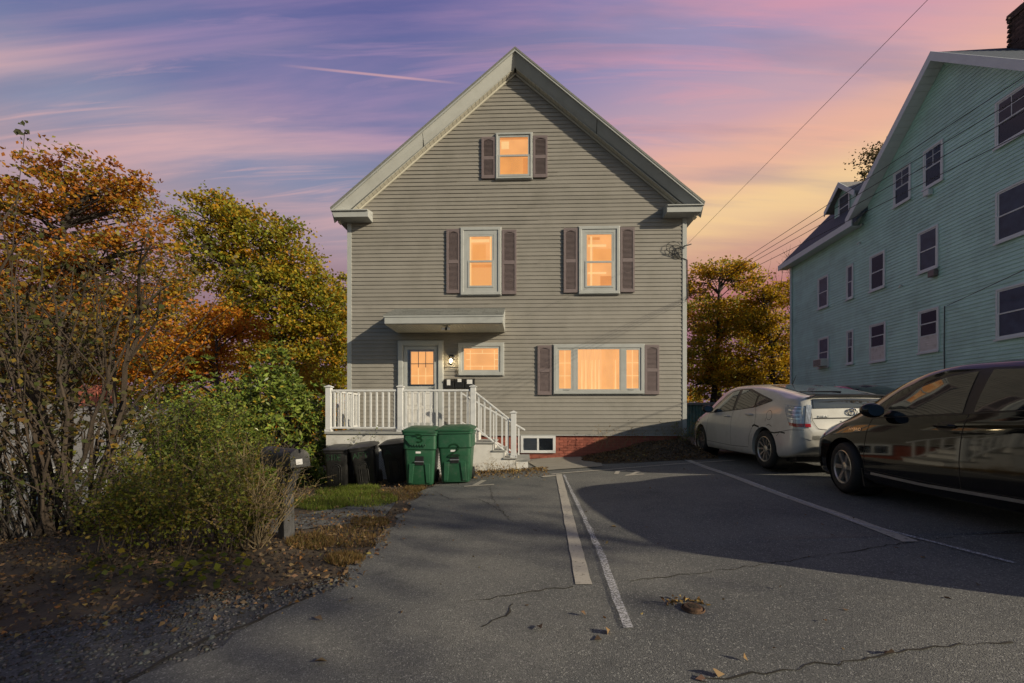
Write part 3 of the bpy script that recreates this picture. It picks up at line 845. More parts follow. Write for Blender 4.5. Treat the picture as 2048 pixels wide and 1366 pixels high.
# ---- shutters
def shutter(l, r, t, b_):
    x0, x1, z0, z1 = rect(l, r, t, b_, -.03)
    w = .055; zm = z0 + (z1 - z0) * .49
    s = MB(); s.frame(x0, x1, z0, z1, w, -.052, -.018, .085)
    s.box(x0 + w, x1 - w, -.051, -.02, zm - .045, zm + .045)
    # arched head panel
    arch = [(x0 + w + (x1 - x0 - 2 * w) * i / 10, z1 - w - .05 + .035 * math.sin(math.pi * i / 10)) for i in range(11)]
    s.prism(arch + [(x1 - w, z1 - w), (x0 + w, z1 - w)], -.050, -.02)
    o = s.build('shutter', 'shutter', house, (0, -.010, 0)); bevel(o, .004, 1)
    lv = MB()
    lv.box(x0 + w - .005, x1 - w + .005, -.024, -.017, z0 + .05, z1 - .05)
    for za, zb in ((z0 + .085, zm - .045), (zm + .045, z1 - w - .03)):
        n = int((zb - za) / .030)
        for i in range(n):
            zz = za + (zb - za) * (i + .5) / n
            lv.hexa([(x0 + w, -.046, zz - .013), (x1 - w, -.046, zz - .013), (x1 - w, -.028, zz + .006), (x0 + w, -.028, zz + .006)],
                    [(x0 + w, -.046, zz - .006), (x1 - w, -.046, zz - .006), (x1 - w, -.028, zz + .013), (x0 + w, -.028, zz + .013)])
    tag(lv.build('louvres', 'shutter', o), kind='stuff')
for q in ((963, 991, 275, 358), (1066, 1095, 272, 356), (893, 920, 459, 587), (1004, 1033, 460, 589), (1127, 1155, 457, 586), (1240, 1269, 455, 585), (1075, 1103, 691, 790), (1289, 1318, 690, 789)):
    shutter(*q)

# ---- door
DZ = at(840, 862, 0).z + .0
x0, x1, z0, z1 = rect(797, 888, 682, 860)
z0 = .79
dc = MB(); dc.box(x0, x0 + .15, -.075, -.004, z0, z1); dc.box(x1 - .15, x1, -.075, -.004, z0, z1); dc.box(x0 + .15, x1 - .15, -.0745, -.004, z1 - .14, z1)
dc.box(x0 + .02, x0 + .13, -.095, -.076, z0, z1 - .02); dc.box(x1 - .13, x1 - .02, -.095, -.076, z0, z1 - .02); dc.box(x0 + .13, x1 - .13, -.094, -.076, z1 - .12, z1 - .02)
door_c = dc.build('door_casing', 'trim', house, (0, -.010, 0)); bevel(door_c, .006)
d0, d1 = x0 + .16, x1 - .16; dz1 = z1 - .15
MB().box(d0, d1, -.026, -.006, z0, dz1).build('door_panel', 'white_old', door_c)
for fx in (.12, .56):
    for fz, fh in ((.06, .18), (.28, .16)):
        MB().frame(d0 + (d1 - d0) * fx, d0 + (d1 - d0) * (fx + .32), z0 + (dz1 - z0) * fz, z0 + (dz1 - z0) * (fz + fh), .03, -.035, -.0265).build('raised_panel', 'white_old', door_c)
g0, g1, gz0, gz1 = rect(823, 867, 704, 769)
sd = MB(); sd.frame(d0, d1, z0, dz1, .085, -.058, -.036, .14)
sd.box(d0 + .085, d1 - .085, -.0575, -.037, gz0 - .16, gz0 - .05)
door = sd.build('storm_door', 'trim', house, (0, -.010, 0)); bevel(door, .005)
MB().frame(g0 - .07, g1 + .07, gz0 - .05, gz1 + .08, .05, -.038, -.0265).build('door_light_frame', 'shutter', door)
MB().box(g0, g1, -.032, -.0268, gz0, gz1).build('lit_pane', 'glow', door)
g = MB()
for f in (1 / 3, 2 / 3): g.box(g0 + (g1 - g0) * f - .009, g0 + (g1 - g0) * f + .009, -.037, -.0325, gz0, gz0 + (gz1 - gz0) * .5)
g.box(g0, g1, -.0375, -.033, gz0 + .26 * (gz1 - gz0) - .009, gz0 + .26 * (gz1 - gz0) + .009)
g.build('door_grille', 'glow_pale', door)
g = MB()
for f in (1 / 3, 2 / 3): g.box(g0 + (g1 - g0) * f - .008, g0 + (g1 - g0) * f + .008, -.037, -.0325, gz0 + (gz1 - gz0) * .52, gz1)
g.box(g0, g1, -.0375, -.033, gz0 + .63 * (gz1 - gz0) - .009, gz0 + .63 * (gz1 - gz0) + .009)
g.build('door_muntin', 'shutter', door)
MB().box(d0 + .085, d1 - .085, -.047, -.044, gz0 - .05, gz1 + .08).build('storm_pane', 'glass', door)
hd = MB(); hd.box(d1 - .075, d1 - .045, -.072, -.058, gz0 - .16, gz0 + .02); hd.tube([(d1 - .06, -.085, gz0 - .10), (d1 - .06, -.105, gz0 - .06), (d1 - .14, -.105, gz0 - .06)], .011, 8)
hd.build('door_handle', 'steel', door)
MB().box(x0 + .1, x1 - .1, -.12, -.002, z0 - .028, z0).build('threshold', 'steel', door_c)

# ---- canopy over the door
CY = -1.04
c0 = at(768.5, 645, CY); c1 = at(1006, 645, CY)
zb = at(880, 647, CY).z; zf = at(880, 630, CY).z; zbk = at(880, 617, 0).z
can = MB(); can.prism([(0, zb), (CY, zb), (CY, zf - .005), (0, zbk - .03)], c0.x, c1.x, 'x')
canopy = can.build('door_canopy', 'trim', house)
MB().box(c0.x - .012, c1.x + .012, CY - .022, CY - .001, zf - .045, zf + .004).build('canopy_fascia_cap', 'trim', canopy)
MB().box(c0.x + .01, c1.x - .01, CY - .008, CY - .001, zb + .005, zf - .05).build('canopy_fascia', 'trim', canopy)
nsh = 5
for i in range(nsh):
    t0_, t1_ = i / nsh, (i + 1) / nsh
    ya, yb = CY - .03 + t0_ * (-CY + .02), CY - .03 + t1_ * (-CY + .02); za, zb2 = zf + t0_ * (zbk - zf), zf + t1_ * (zbk - zf)
    xx = c0.x - .02
    while xx < c1.x + .02:
        x2 = min(xx + .33, c1.x + .02)
        b = MB(); b.hexa([(xx, ya, za - .002), (x2 - .006, ya, za - .002), (x2 - .006, yb + .02, zb2 - .002), (xx, yb + .02, zb2 - .002)],
                         [(xx, ya, za + .016), (x2 - .006, ya, za + .016), (x2 - .006, yb + .02, zb2 + .004), (xx, yb + .02, zb2 + .004)])
        b.build('shingle', 'shingle', canopy); xx = x2
for i in range(40):
    xa = c0.x + (c1.x - c0.x) * (i + .06) / 40; xb = c0.x + (c1.x - c0.x) * (i + .94) / 40
    MB().box(xa, xb, CY + .03, -.02, zb - .012, zb - .002).build('canopy_soffit_panel', 'soffit', canopy)

# motion flood light below the canopy
fl = empty('flood_light', (at(893, 660, CY + .25).x, CY + .25, zb - .013))
tag(fl, 'white twin-head motion flood light under the door canopy', 'flood light')
MB().lathe([(.001, 0), (.05, 0), (.05, -.02), (.03, -.03), (.001, -.03)], 16).build('mount', 'white_old', fl, smooth=True)
for s in (-1, 1):
    h = MB(); h.hexa([(s * .03, -.10, -.10), (s * .10, -.10, -.11), (s * .11, -.10, -.05), (s * .03, -.10, -.045)],
                     [(s * .035, -.02, -.09), (s * .09, -.02, -.09), (s * .09, -.02, -.05), (s * .035, -.02, -.045)])
    bevel(h.build('lamp_head', 'white_old', fl), .008)
MB().box(-.022, .022, -.06, -.01, -.10, -.03).build('sensor', 'black_metal', fl)

# wall lantern, lit
lp = at(903, 722, -.03)
lan = empty('wall_lantern', (lp.x, 0, lp.z))
tag(lan, 'lit black wall lantern between the door and the small window', 'lantern')
MB().box(-.055, .055, -.05, -.018, .02, .16).build('back_plate', 'black_metal', lan)
MB().tube([(0, -.03, .10), (0, -.09, .135), (0, -.13, .12)], .011, 8).build('arm', 'black_metal', lan)
MB().lathe([(.001, .13), (.03, .115), (.075, .085), (.078, .078), (.001, .078)], 6, c=(0, -.13, 0)).build('roof_cap', 'black_metal', lan)
cg = MB()
for a in range(6):
    t = a * math.pi / 3; cg.tube([(.07 * math.cos(t), -.13 + .07 * math.sin(t), .08), (.05 * math.cos(t), -.13 + .05 * math.sin(t), -.10)], .005, 5)
cg.lathe([(.001, -.125), (.03, -.12), (.055, -.10), (.055, -.094), (.001, -.094)], 6, c=(0, -.13, 0)); cg.build('cage', 'black_metal', lan)
MB().lathe([(.001, .045), (.028, .03), (.036, .0), (.028, -.035), (.014, -.06), (.001, -.062)], 16, c=(0, -.13, 0)).build('bulb', 'lamp', lan, smooth=True)
ld = bpy.data.lights.new('lantern_light', 'POINT'); ld.energy = 5; ld.color = (1, .72, .38); ld.shadow_soft_size = .05
lo_ = bpy.data.objects.new('lantern_light', ld); COL.objects.link(lo_); lo_.parent = lan; lo_.location = (0, -.20, 0)

# three wall mailboxes
names = ['leftmost black wall mailbox beside the front door, with a tall white label', 'middle black wall mailbox of three, its white label at the top', 'rightmost black wall mailbox of three, with a wide white label']
for i, (l, r) in enumerate(((889, 908), (909.5, 928.5), (930, 949))):
    x0, x1, z0, z1 = rect(l, r, 757, 776, -.12)
    mb = empty('wall_mailbox', ((x0 + x1) / 2, 0, z0)); tag(mb, names[i], 'mailbox', 'wall mailboxes by the front door')
    w, h = (x1 - x0) / 2, z1 - z0
    bevel(MB().prism([(-.018, 0), (-.13, .0), (-.14, h * .8), (-.018, h)], -w, w, 'x').build('box', 'black_metal', mb), .006)
    bevel(MB().hexa([(-w - .004, -.146, h * .62), (w + .004, -.146, h * .62), (w + .004, -.018, h * .98), (-w - .004, -.018, h * .98)],
              [(-w - .004, -.150, h * .80), (w + .004, -.150, h * .80), (w + .004, -.018, h + .008), (-w - .004, -.018, h + .008)]).build('lid', 'black_metal', mb), .004)
    a = [(-.055, .035, .28, .88), (-.045, .055, .62, .95), (-.07, .07, .42, .88)][i]
    MB().hexa([(a[0], -.1505, h * a[2]), (a[1], -.1505, h * a[2]), (a[1], -.1495, h * a[2]), (a[0], -.1495, h * a[2])],
              [(a[0], -.1525, h * a[3]), (a[1], -.1525, h * a[3]), (a[1], -.1505, h * a[3]), (a[0], -.1505, h * a[3])]).build('name_label', 'label', mb)

# ================================================================== porch and stairs
PY = -1.74
porch = empty('porch', (0, 0, 0))
tag(porch, 'white porch deck with baluster railing, lattice skirt and side stairs', 'porch')
pl = at(656, 820, PY).x; pm = at(800, 820, PY).x; pr = at(946, 820, PY).x; ps = at(1027, 860, PY).x
ZD = at(730, 863, PY).z
nb = 12
for i in range(nb):
    ya = PY - .03 + (-PY + .01) * i / nb; yb = PY - .03 + (-PY + .01) * (i + 1) / nb - .008
    MB().box(pl - .05, pr + .06, ya, yb - .0, ZD - .03, ZD).build('deck_board', 'deck', porch)
zfb = at(730, 891, PY).z
MB().box(pl - .04, pr + .04, PY - .005, PY + .03, zfb, ZD - .033).build('fascia_board', 'white_old', porch)
MB().box(pl - .04, pl - .005, PY + .031, -.03, zfb, ZD - .033).build('fascia_board', 'white_old', porch)
MB().box(pl - .055, pr + .06, PY - .045, PY - .031, ZD - .05, ZD - .003).build('nosing', 'deck', porch)
ZT = ZD + .915
def post(x, y, z0, z1, w=.058):
    p = MB().box(x - w, x + w, y - w, y + w, z0, z1).build('post', 'white', porch); bevel(p, .006)
    c = MB(); c.box(x - w - .018, x + w + .018, y - w - .018, y + w + .018, z1 + .001, z1 + .022)
    c.add([(x - w - .008, y - w - .008, z1 + .022), (x + w + .008, y - w - .008, z1 + .022), (x + w + .008, y + w + .008, z1 + .022), (x - w - .008, y + w + .008, z1 + .022), (x, y, z1 + .055)],
          [(0, 1, 4), (1, 2, 4), (2, 3, 4), (3, 0, 4)])
    c.build('post_cap', 'white', p)
    MB().frame(x - w - .012, x + w + .012, z0, z0 + .05, .012, y - w - .012, y + w + .012).build('post_skirt', 'white', p)
YR = PY + .05
post(pl, YR, ZD, ZT + .05); post(pm, YR, ZD, ZT + .05); post(pr, YR, ZD - .03, ZT + .05)
zbp = at(1027, 915, PY).z
post(ps, YR, zbp, at(1027, 826, PY).z)
balm = MB().box(-.018, .018, -.018, .018, 0, 1).mesh('baluster'); balm.materials.append(M['white'])
def rail_run(a, b, z0a, z0b, hgt, n, axis='x', c=YR):
    """top and bottom rail between a and b with n balusters"""
    def pt(t, off, z): 
        v = a + (b - a) * t
        return (v, c + off, z) if axis == 'x' else (c + off, v, z)
    for zo, w, h in ((hgt - .045, .032, .045), (.06, .026, .04)):
        r = MB(); lo = [pt(0, -w, z0a + zo), pt(1, -w, z0b + zo), pt(1, w, z0b + zo), pt(0, w, z0a + zo)]
        r.hexa(lo, [(p[0], p[1], p[2] + h) for p in lo])
        bevel(r.build('top_rail' if zo > .2 else 'bottom_rail', 'white', porch), .006)
    for i in range(n):
        t = (i + .5) / n; zb_ = z0a + (z0b - z0a) * t
        o = link('baluster', balm, None, porch, pt(t, 0, zb_ + .10 - .02)); o.scale = (1, 1, hgt - .045 - .10 + .03)
rail_run(pl + .058, pm - .058, ZD, ZD, .915, 11)
rail_run(pm + .058, pr - .058, ZD, ZD, .915, 11)
rail_run(YR + .058, -.02, ZD, ZD, .915, 11, 'y', pl)
slope_drop = ZT - .02 - at(1027, 836, PY).z
rail_run(pr + .058, ps - .058, ZD + .0, ZD - slope_drop, .865, 6)
YB = -.62
rail_run(pr - .4, ps + .25, ZD + .10, ZD - slope_drop - .18, .80, 5, 'x', YB)
# stairs descending to the right
gs = float(gz(-.5, PY))
noses = [(pr + .06, ZD), (at(988, 884, PY).x, at(988, 884, PY).z), (at(1009.5, 900, PY).x, at(1009, 900, PY).z), (at(1033, 915, PY).x, at(1033, 915, PY).z)]
prev = noses[0]
poly = [(pr - .01, gs - .25)]
top_path = [(pr - .01, ZD - .05)]
for i in range(1, 4):
    nx, nz = noses[i]
    MB().box(prev[0] - .03, nx + .02, PY - .03, YB + .06, nz - .03, nz).build('tread', 'deck', porch)
    MB().box(prev[0] - .028, prev[0] - .008, PY - .004, YB + .05, nz + .001, prev[1] - .032).build('riser', 'white_old', porch)
    top_path += [(prev[0] - .03, prev[1] - .05 if i == 1 else prev[1] - .031), (prev[0] - .03, nz - .031)]
    prev = (nx, nz)
top_path += [(prev[0] - .02, prev[1] - .031), (prev[0] - .02, gs - .25)]
MB().prism(poly + top_path, PY + .002, PY + .03).build('stair_skirt', 'white_old', porch)
MB().box(prev[0] - .04, prev[0] - .021, PY + .031, YB + .05, gs - .1, prev[1] - .032).build('riser', 'white_old', porch)
# lowest block step
bx0, bx1 = prev[0] - .018, at(1060, 925, PY).x
zl = at(1045, 914, PY + .5).z
MB().box(bx0, bx1, PY + .05, YB + .05, zl - .035, zl).build('tread', 'deck', porch)
MB().box(bx0 + .01, bx1 - .04, PY + .08, YB + .02, gs - .2, zl - .036).build('block_step', 'white_old', porch)
# lattice skirt: crossing laths
lat = MB(); lx0, lx1 = pl - .03, pr - .02; zl0, zl1 = -.45, zfb - .005
def lath(sgn, off, y):
    s_ = .055; n = int((lx1 - lx0 + (zl1 - zl0)) / s_) + 2
    for i in range(n):
        xs = lx0 - (zl1 - zl0) + i * s_ if sgn > 0 else lx0 + i * s_
        p0 = [xs, zl0]; p1 = [xs + sgn * (zl1 - zl0), zl1]
        def clip(p, q):
            (ax, az), (bx, bz) = p, q
            t0, t1 = 0., 1.; dx = bx - ax
            for lim, sg in ((lx0, 1), (lx1, -1)):
                f0 = sg * (ax - lim); f1 = sg * (bx - lim)
                if f0 < 0 and f1 < 0: return None
                if f0 < 0: t0 = max(t0, f0 / (f0 - f1))
                elif f1 < 0: t1 = min(t1, f0 / (f0 - f1))
            if t1 - t0 < .02: return None
            return (ax + dx * t0, az + (bz - az) * t0), (ax + dx * t1, az + (bz - az) * t1)
        c = clip(p0, p1)
        if c:
            (ax, az), (bx, bz) = c; w = .017
            lat.hexa([(ax - w, y, az), (ax + w, y, az), (ax + w, y + .006, az), (ax - w, y + .006, az)], [(bx - w, y, bz), (bx + w, y, bz), (bx + w, y + .006, bz), (bx - w, y + .006, bz)])
lath(1, 0, PY + .012); lath(-1, 0, PY + .020)
tag(lat.build('lattice', 'white', porch, fix=False), kind='stuff')
MB().box(pl + .1, pr - .1, PY + .35, -.05, -.6, zfb - .02).build('painted_deck_shade', 'dark_room', porch)  # near-black block paints the shade below the deck

# ================================================================== mint house on the right
DV = (FWD + RGT * (60 / FOC)).normalized(); PR = Vector((DV.y, -DV.x, 0)); WX = 12.0
mloc = Vector((CAM.x, CAM.y, 0)) + PR * WX
mint = empty('mint_house', (mloc.x, mloc.y, 0), math.atan2(DV.y, DV.x) - math.pi / 2)
tag(mint, 'tall mint green clapboard house with many small dark windows', 'house')
def mw(px_, py_, off=0.0):
    d = ray(px_, py_); t = (WX + off) / d.dot(PR); p = d * t
    return p.dot(DV), CAMZ + p.z
def swap(b):
    b.v = [(y, x, z) for x, y, z in b.v]; return b
YF = mw(1582, 600)[0]; YN = 8.6
ZEV = mw(1582, 533)[1]
pk = mw(1893, 112); YP, ZP = pk[0], pk[1]
ra = mw(1712, 452); MSL = (ZP - ra[1]) / (ra[0] - YP)
ZB0 = 1.55
def m_half(z): return (ZP - z) / MSL
mwall = MB().prism([(YN, .2), (YF, .2), (YF, ZEV), (YP + m_half(ZEV), ZEV), (YP, ZP), (YP - m_half(ZEV), ZEV), (YN, ZEV)], .0, 5.2, 'x').build('wall', 'mint', mint)
MB().prism([(YN, -.5), (YF, -.5), (YF, ZB0 + .4), (YN, ZB0 + .4)], -.012, .0, 'x').build('foundation', 'concrete', mint)
EX2 = .108; z = ZB0 + .4; random.seed(11)
while z < ZP - .05:
    def sp(zz):
        if zz <= ZEV: return YN, YF
        return max(YN, YP - m_half(zz)), YP + m_half(zz)
    a0, b0 = sp(z); a1, b1 = sp(z + EX2)
    cuts = [a0] + sorted(random.uniform(a0 + .8, b0 - .8) for _ in range(2 if b0 - a0 > 5 else 0)) + [b0]
    for i in range(len(cuts) - 1):
        ca_, cb_ = cuts[i], cuts[i + 1]
        ta = a1 if i == 0 else ca_; tb = b1 if i == len(cuts) - 2 else cb_
        if tb - ta < .03: continue
        o_ = .020 + .002 * (i % 2) + random.uniform(-.0015, .0015)
        vs = []
        for ya, yb, zz, x in ((ca_, cb_, z, .002), (ca_, cb_, z, -o_), (ca_, cb_, z + .012, -o_), (ta, tb, z + EX2 + .002, -.004), (ta, tb, z + EX2 + .002, .002)):
            vs += [(x, ya, zz), (x, yb - .003, zz)]
        MB().add(vs, [(0, 1, 3, 2), (2, 3, 5, 4), (4, 5, 7, 6), (6, 7, 9, 8), (0, 2, 4, 6, 8), (1, 9, 7, 5, 3)]).build('siding_board', 'mint', mwall, fix=False)
    z += EX2
MB().box(-.04, .08, YF - .06, YF + .03, ZB0, ZEV).build('corner_board', 'mint_trim', mint)
MB().tube([(-.07, YF - .13, ZEV - .1), (-.07, YF - .13, 1.6)], .035, 8).build('downpipe', 'mint_trim', mint)

def mint_window(l, r, t, b_, style='dark', bottom=None, ac=False, meet=.5):
    y1, zt_ = mw(l, t); zb_ = mw(l, b_)[1]; y0 = mw(min(r, 2150), t)[0]
    w = y1 - y0; c = .055
    b = MB().frame(y0, y1, zb_, zt_, c, -.052, -.004); win = swap(b).build('window', 'mint_trim', mint); bevel(win, .006, 1)
    swap(MB().box(y0 - .02, y1 + .02, -.085, -.052, zb_ - .03, zb_ + .02)).build('window_sill', 'mint_trim', win)
    bz = zb_ + c
    if bottom is not None:
        bz = mw(l, bottom)[1]
        n = 6
        for i in range(n):
            za, zc_ = zb_ + c + (bz - zb_ - c) * i / n, zb_ + c + (bz - zb_ - c) * (i + 1) / n
            MB().hexa([(-.045, y0 + c, za), (-.045, y1 - c, za), (-.026, y1 - c, za), (-.026, y0 + c, za)], [(-.035, y0 + c, zc_), (-.035, y1 - c, zc_), (-.026, y1 - c, zc_), (-.026, y0 + c, zc_)]).build('infill_board', 'white_old', win)
    zm = bz + (zt_ - c - bz) * meet
    for za, zc_, xo in ((zm - .015, zt_ - c, -.034), (bz, zm + .02, -.046)):
        swap(MB().frame(y0 + c, y1 - c, za, zc_, .032, xo, xo + .012)).build('sash', 'mint_trim', win)
    swap(MB().box(y0 + c, y1 - c, -.0335, -.0315, bz, zt_ - c)).build('pane', 'glass' if style != 'dark' else 'win_dark', win)
    if style == 'blind':
        swap(MB().box(y0 + c, y1 - c, -.0295, -.0275, zm + .01, zt_ - c)).build('blind', 'shade_cream', win)
        swap(MB().box(y0 + c, y1 - c, -.0285, -.0265, bz, zm)).build('dark_interior', 'dark_room', win)
    if style == 'curtain':
        P = [[(-.0255 - .003 * math.sin(i * 1.9), y0 + c + (y1 - y0 - 2 * c) * i / 30, zz) for zz in (bz, zt_ - c)] for i in range(31)]
        MB().grid(P).build('curtain', 'curtain_dim', win, smooth=True, angle=180)
    if style == 'lace':
        swap(MB().box(y0 + c, y1 - c, -.0285, -.0265, zm, zt_ - c)).build('dark_interior', 'dark_room', win)
        P = [[(-.0255 - .003 * math.sin(i * 1.9), y0 + c + (y1 - y0 - 2 * c) * i / 30, zz) for zz in (bz, zm)] for i in range(31)]
        MB().grid(P).build('curtain', 'curtain_dim', win, smooth=True, angle=180)
    if style in ('lace', 'grille'):
        g = MB(); ym = (y0 + y1) / 2; g.box(ym - .009, ym + .009, -.0385, -.0345, zm + .02, zt_ - c); g.box(y0 + c, y1 - c, -.038, -.035, (zm + zt_) / 2 - .008, (zm + zt_) / 2 + .008)
        swap(g).build('grille', 'mint_trim', win)
    if ac:
        b = MB(); b.box(y0 + c + .02, y1 - c - .02, -.30, -.03, bz - .01, bz + .30); a_ = swap(b).build('air_conditioner', 'white_old', win); bevel(a_, .01)
        g = MB()
        for i in range(9): g.box(y0 + c + .05, y1 - c - .05, -.304, -.301, bz + .02 + i * .029, bz + .036 + i * .029)
        tag(swap(g).build('vent_grille', 'black_metal', win), kind='stuff')
    return win
mint_window(1789, 1824, 348, 417, 'lace'); mint_window(1849, 1889, 304, 382, 'lace'); mint_window(1993, 2062, 207, 300, 'lace')
mint_window(1994, 2095, 386, 489, 'dark'); mint_window(1838, 1879, 467, 549, 'dark'); mint_window(1741.5, 1772, 514, 585, 'curtain'); mint_window(1694.6, 1708.7, 533, 600.7, 'dark'); mint_window(1637.5, 1658.6, 558, 620, 'dark')
mint_window(1994.5, 2095, 579.6, 680.6, 'dark'); mint_window(1839, 1880.5, 623.5, 708, 'blind', 676); mint_window(1741, 1773.7, 651, 726, 'blind', 697); mint_window(1695, 1708.7, 662, 729.5, 'grille'); mint_window(1638, 1659.5, 677.7, 737, 'dark', None, True)
mint_window(1748, 1772, 776, 800, 'dark')
# small wall fittings
for p_, sz in (((1862, 385), .10), ((1872, 546), .11)):
    y_, z_ = mw(*p_); bevel(MB().box(-.16, -.02, y_ - sz, y_ + sz, z_ - sz, z_ + sz * .8).build('vent_hood', 'mint_trim' if p_[1] < 500 else 'shutter', mint), .02)
for p_ in ((1723, 486), (1807, 572), (1728, 449)):
    y_, z_ = mw(*p_); MB().tube([(-.02, y_, z_), (-.10, y_, z_ + .02), (-.12, y_ + .05, z_ - .05)], .022, 6).build('insulator_hook', 'steel', mint)
# roof of the cross gable
OH = .42
for s in (1, -1):
    zb_ = ZEV + .12; ya, yb = YP, YP + s * m_half(zb_)
    b = MB(); b.hexa([(-OH, ya, ZP + .02), (-OH, yb, zb_ + .02), (5.4, yb, zb_ + .02), (5.4, ya, ZP + .02)], [(-OH, ya, ZP + .14), (-OH, yb, zb_ + .14), (5.4, yb, zb_ + .14), (5.4, ya, ZP + .14)])
    mr_ = b.build('gable_roof', 'shingle_dark', mint)
    b = MB(); b.hexa([(-OH - .03, ya, ZP - .11), (-OH - .03, yb, zb_ - .11), (-OH, yb, zb_ - .11), (-OH, ya, ZP - .11)], [(-OH - .03, ya, ZP + .17), (-OH - .03, yb, zb_ + .17), (-OH, yb, zb_ + .17), (-OH, ya, ZP + .17)])
    b.build('rake_board', 'mint_trim', mint)
    n = 26
    for i in range(n):
        y0_, y1_ = ya + (yb - ya) * (i + .03) / n, ya + (yb - ya) * (i + .97) / n
        f = lambda y: ZP - MSL * abs(y - YP) - .10
        b = MB(); b.hexa([(-OH, y0_, f(y0_) - .012), (-OH, y1_, f(y1_) - .012), (-.02, y1_, f(y1_) - .012), (-.02, y0_, f(y0_) - .012)], [(-OH, y0_, f(y0_)), (-OH, y1_, f(y1_)), (-.02, y1_, f(y1_)), (-.02, y0_, f(y0_))])
        b.build('soffit_panel', 'mint_trim', mr_)
# far wing roof, rising away from the wall
ES = .30
WRX = 2.6; WRZ = ZEV - .02 + (WRX + OH) * 1.02
b = MB(); b.prism([(-OH, ZEV - .02), (WRX, WRZ), (5.6, ZEV - .02), (5.6, ZEV + .10), (WRX, WRZ + .13), (-OH, ZEV + .10)], YP + 3.0, YF + ES, 'y')
b.build('wing_roof', 'shingle_dark', mint)
b = MB(); b.prism([(YF + ES - .02, ZEV - .10), (YP + 3.2, ZEV - .10), (YP + 3.2, ZEV + .13), (YF + ES - .02, ZEV + .13)], -OH - .04, -OH, 'x'); b.build('eave_board', 'mint_trim', mint)
MB().box(-OH, -.02, YP + 3.3, YF + ES - .03, ZEV - .09, ZEV - .06).build('eave_soffit', 'mint_trim', mint)
MB().hexa([(-OH, YF + ES, ZEV - .12), (WRX, YF + ES, WRZ - .10), (WRX, YF + ES + .03, WRZ - .10), (-OH, YF + ES + .03, ZEV - .12)], [(-OH, YF + ES, ZEV + .11), (WRX, YF + ES, WRZ + .14), (WRX, YF + ES + .03, WRZ + .14), (-OH, YF + ES + .03, ZEV + .11)]).build('rake_board', 'mint_trim', mint)
# dormer
DX = 1.0
d0y, d0z = mw(1669, 459, DX); d1y = mw(1712, 459, DX)[0]; apz = mw(1684, 374, DX)[1]; ezz = mw(1669, 412, DX)[1]; my = (d0y + d1y) / 2
dm = MB().prism([(d1y, d0z - .4), (d0y, d0z - .4), (d0y, ezz), (my, apz), (d1y, ezz)], DX, 3.2, 'x').build('dormer', 'mint', mint)
for s, e in ((1, d0y), (-1, d1y)):
    ey_ = e + s * .28; ez_ = ezz - (apz - ezz) / (abs(my - e)) * .28
    MB().hexa([(DX - .25, my, apz), (DX - .25, ey_, ez_), (3.3, ey_, ez_), (3.3, my, apz)], [(DX - .25, my, apz + .12), (DX - .25, ey_, ez_ + .12), (3.3, ey_, ez_ + .12), (3.3, my, apz + .12)]).build('dormer_roof', 'shingle_pale', dm)
    MB().hexa([(DX - .28, my, apz - .10), (DX - .28, ey_, ez_ - .10), (DX - .25, ey_, ez_ - .10), (DX - .25, my, apz - .10)], [(DX - .28, my, apz + .13), (DX - .28, ey_, ez_ + .13), (DX - .25, ey_, ez_ + .13), (DX - .25, my, apz + .13)]).build('dormer_rake', 'mint_trim', dm)
wy1, wz0 = mw(1679, 445, DX); wy0 = mw(1701, 445, DX)[0]; wz1 = mw(1679, 397, DX)[1]
b = swap(MB().frame(wy0, wy1, wz0, wz1, .06, DX - .05, DX - .003)); b.build('dormer_window_frame', 'mint_trim', dm)
MB().box(DX - .03, DX - .01, wy0 + .06, wy1 - .06, wz0 + .06, wz1 - .06).build('dormer_pane', 'curtain_dim', dm)
MB().box(DX - .045, DX - .032, wy0 + .06, wy1 - .06, (wz0 + wz1) / 2 - .02, (wz0 + wz1) / 2 + .02).build('dormer_meeting_rail', 'mint_trim', dm)
# chimney of single bricks
cy0, cz0 = mw(2018, 88, 1.6); cz1 = mw(2018, 30, 1.6)[1]
ch = MB().box(1.66, 2.25, cy0 - .72, cy0 - .06, cz0 - 1.5, cz1 - .1).build('chimney', 'mortar', mint)
cbm = MB().box(0, .06, 0, .19, 0, .058).mesh('chimney_brick'); cbm.materials.append(M['chimney'])
cbn = MB().box(0, .19, 0, .06, 0, .058).mesh('chimney_brick_end'); cbn.materials.append(M['chimney'])
zz_ = cz0 - .9; r_ = 0
while zz_ < cz1:
    out_ = .03 if zz_ > cz1 - .22 else 0
    for i in range(4):
        yy = cy0 - .78 + i * .2 + (r_ % 2) * .1 - .05
        o = link('brick', cbm, None, ch, (1.62 - out_ + random.uniform(-.006, .006), yy, zz_))
    for i in range(4):
        link('brick', cbn, None, ch, (1.62 + i * .2 + (r_ % 2) * .1 - .05, cy0 - .03 + out_ + random.uniform(-.006, .006), zz_))
    zz_ += .068; r_ += 1
cable_y, cable_z = mw(1892, 612)
MB().tube([(-.04, cable_y, cable_z), (-.035, cable_y + .02, cable_z - 1.2), (-.04, cable_y - .01, 1.6)], .012, 6).build('wall_cable', 'cable', mint)

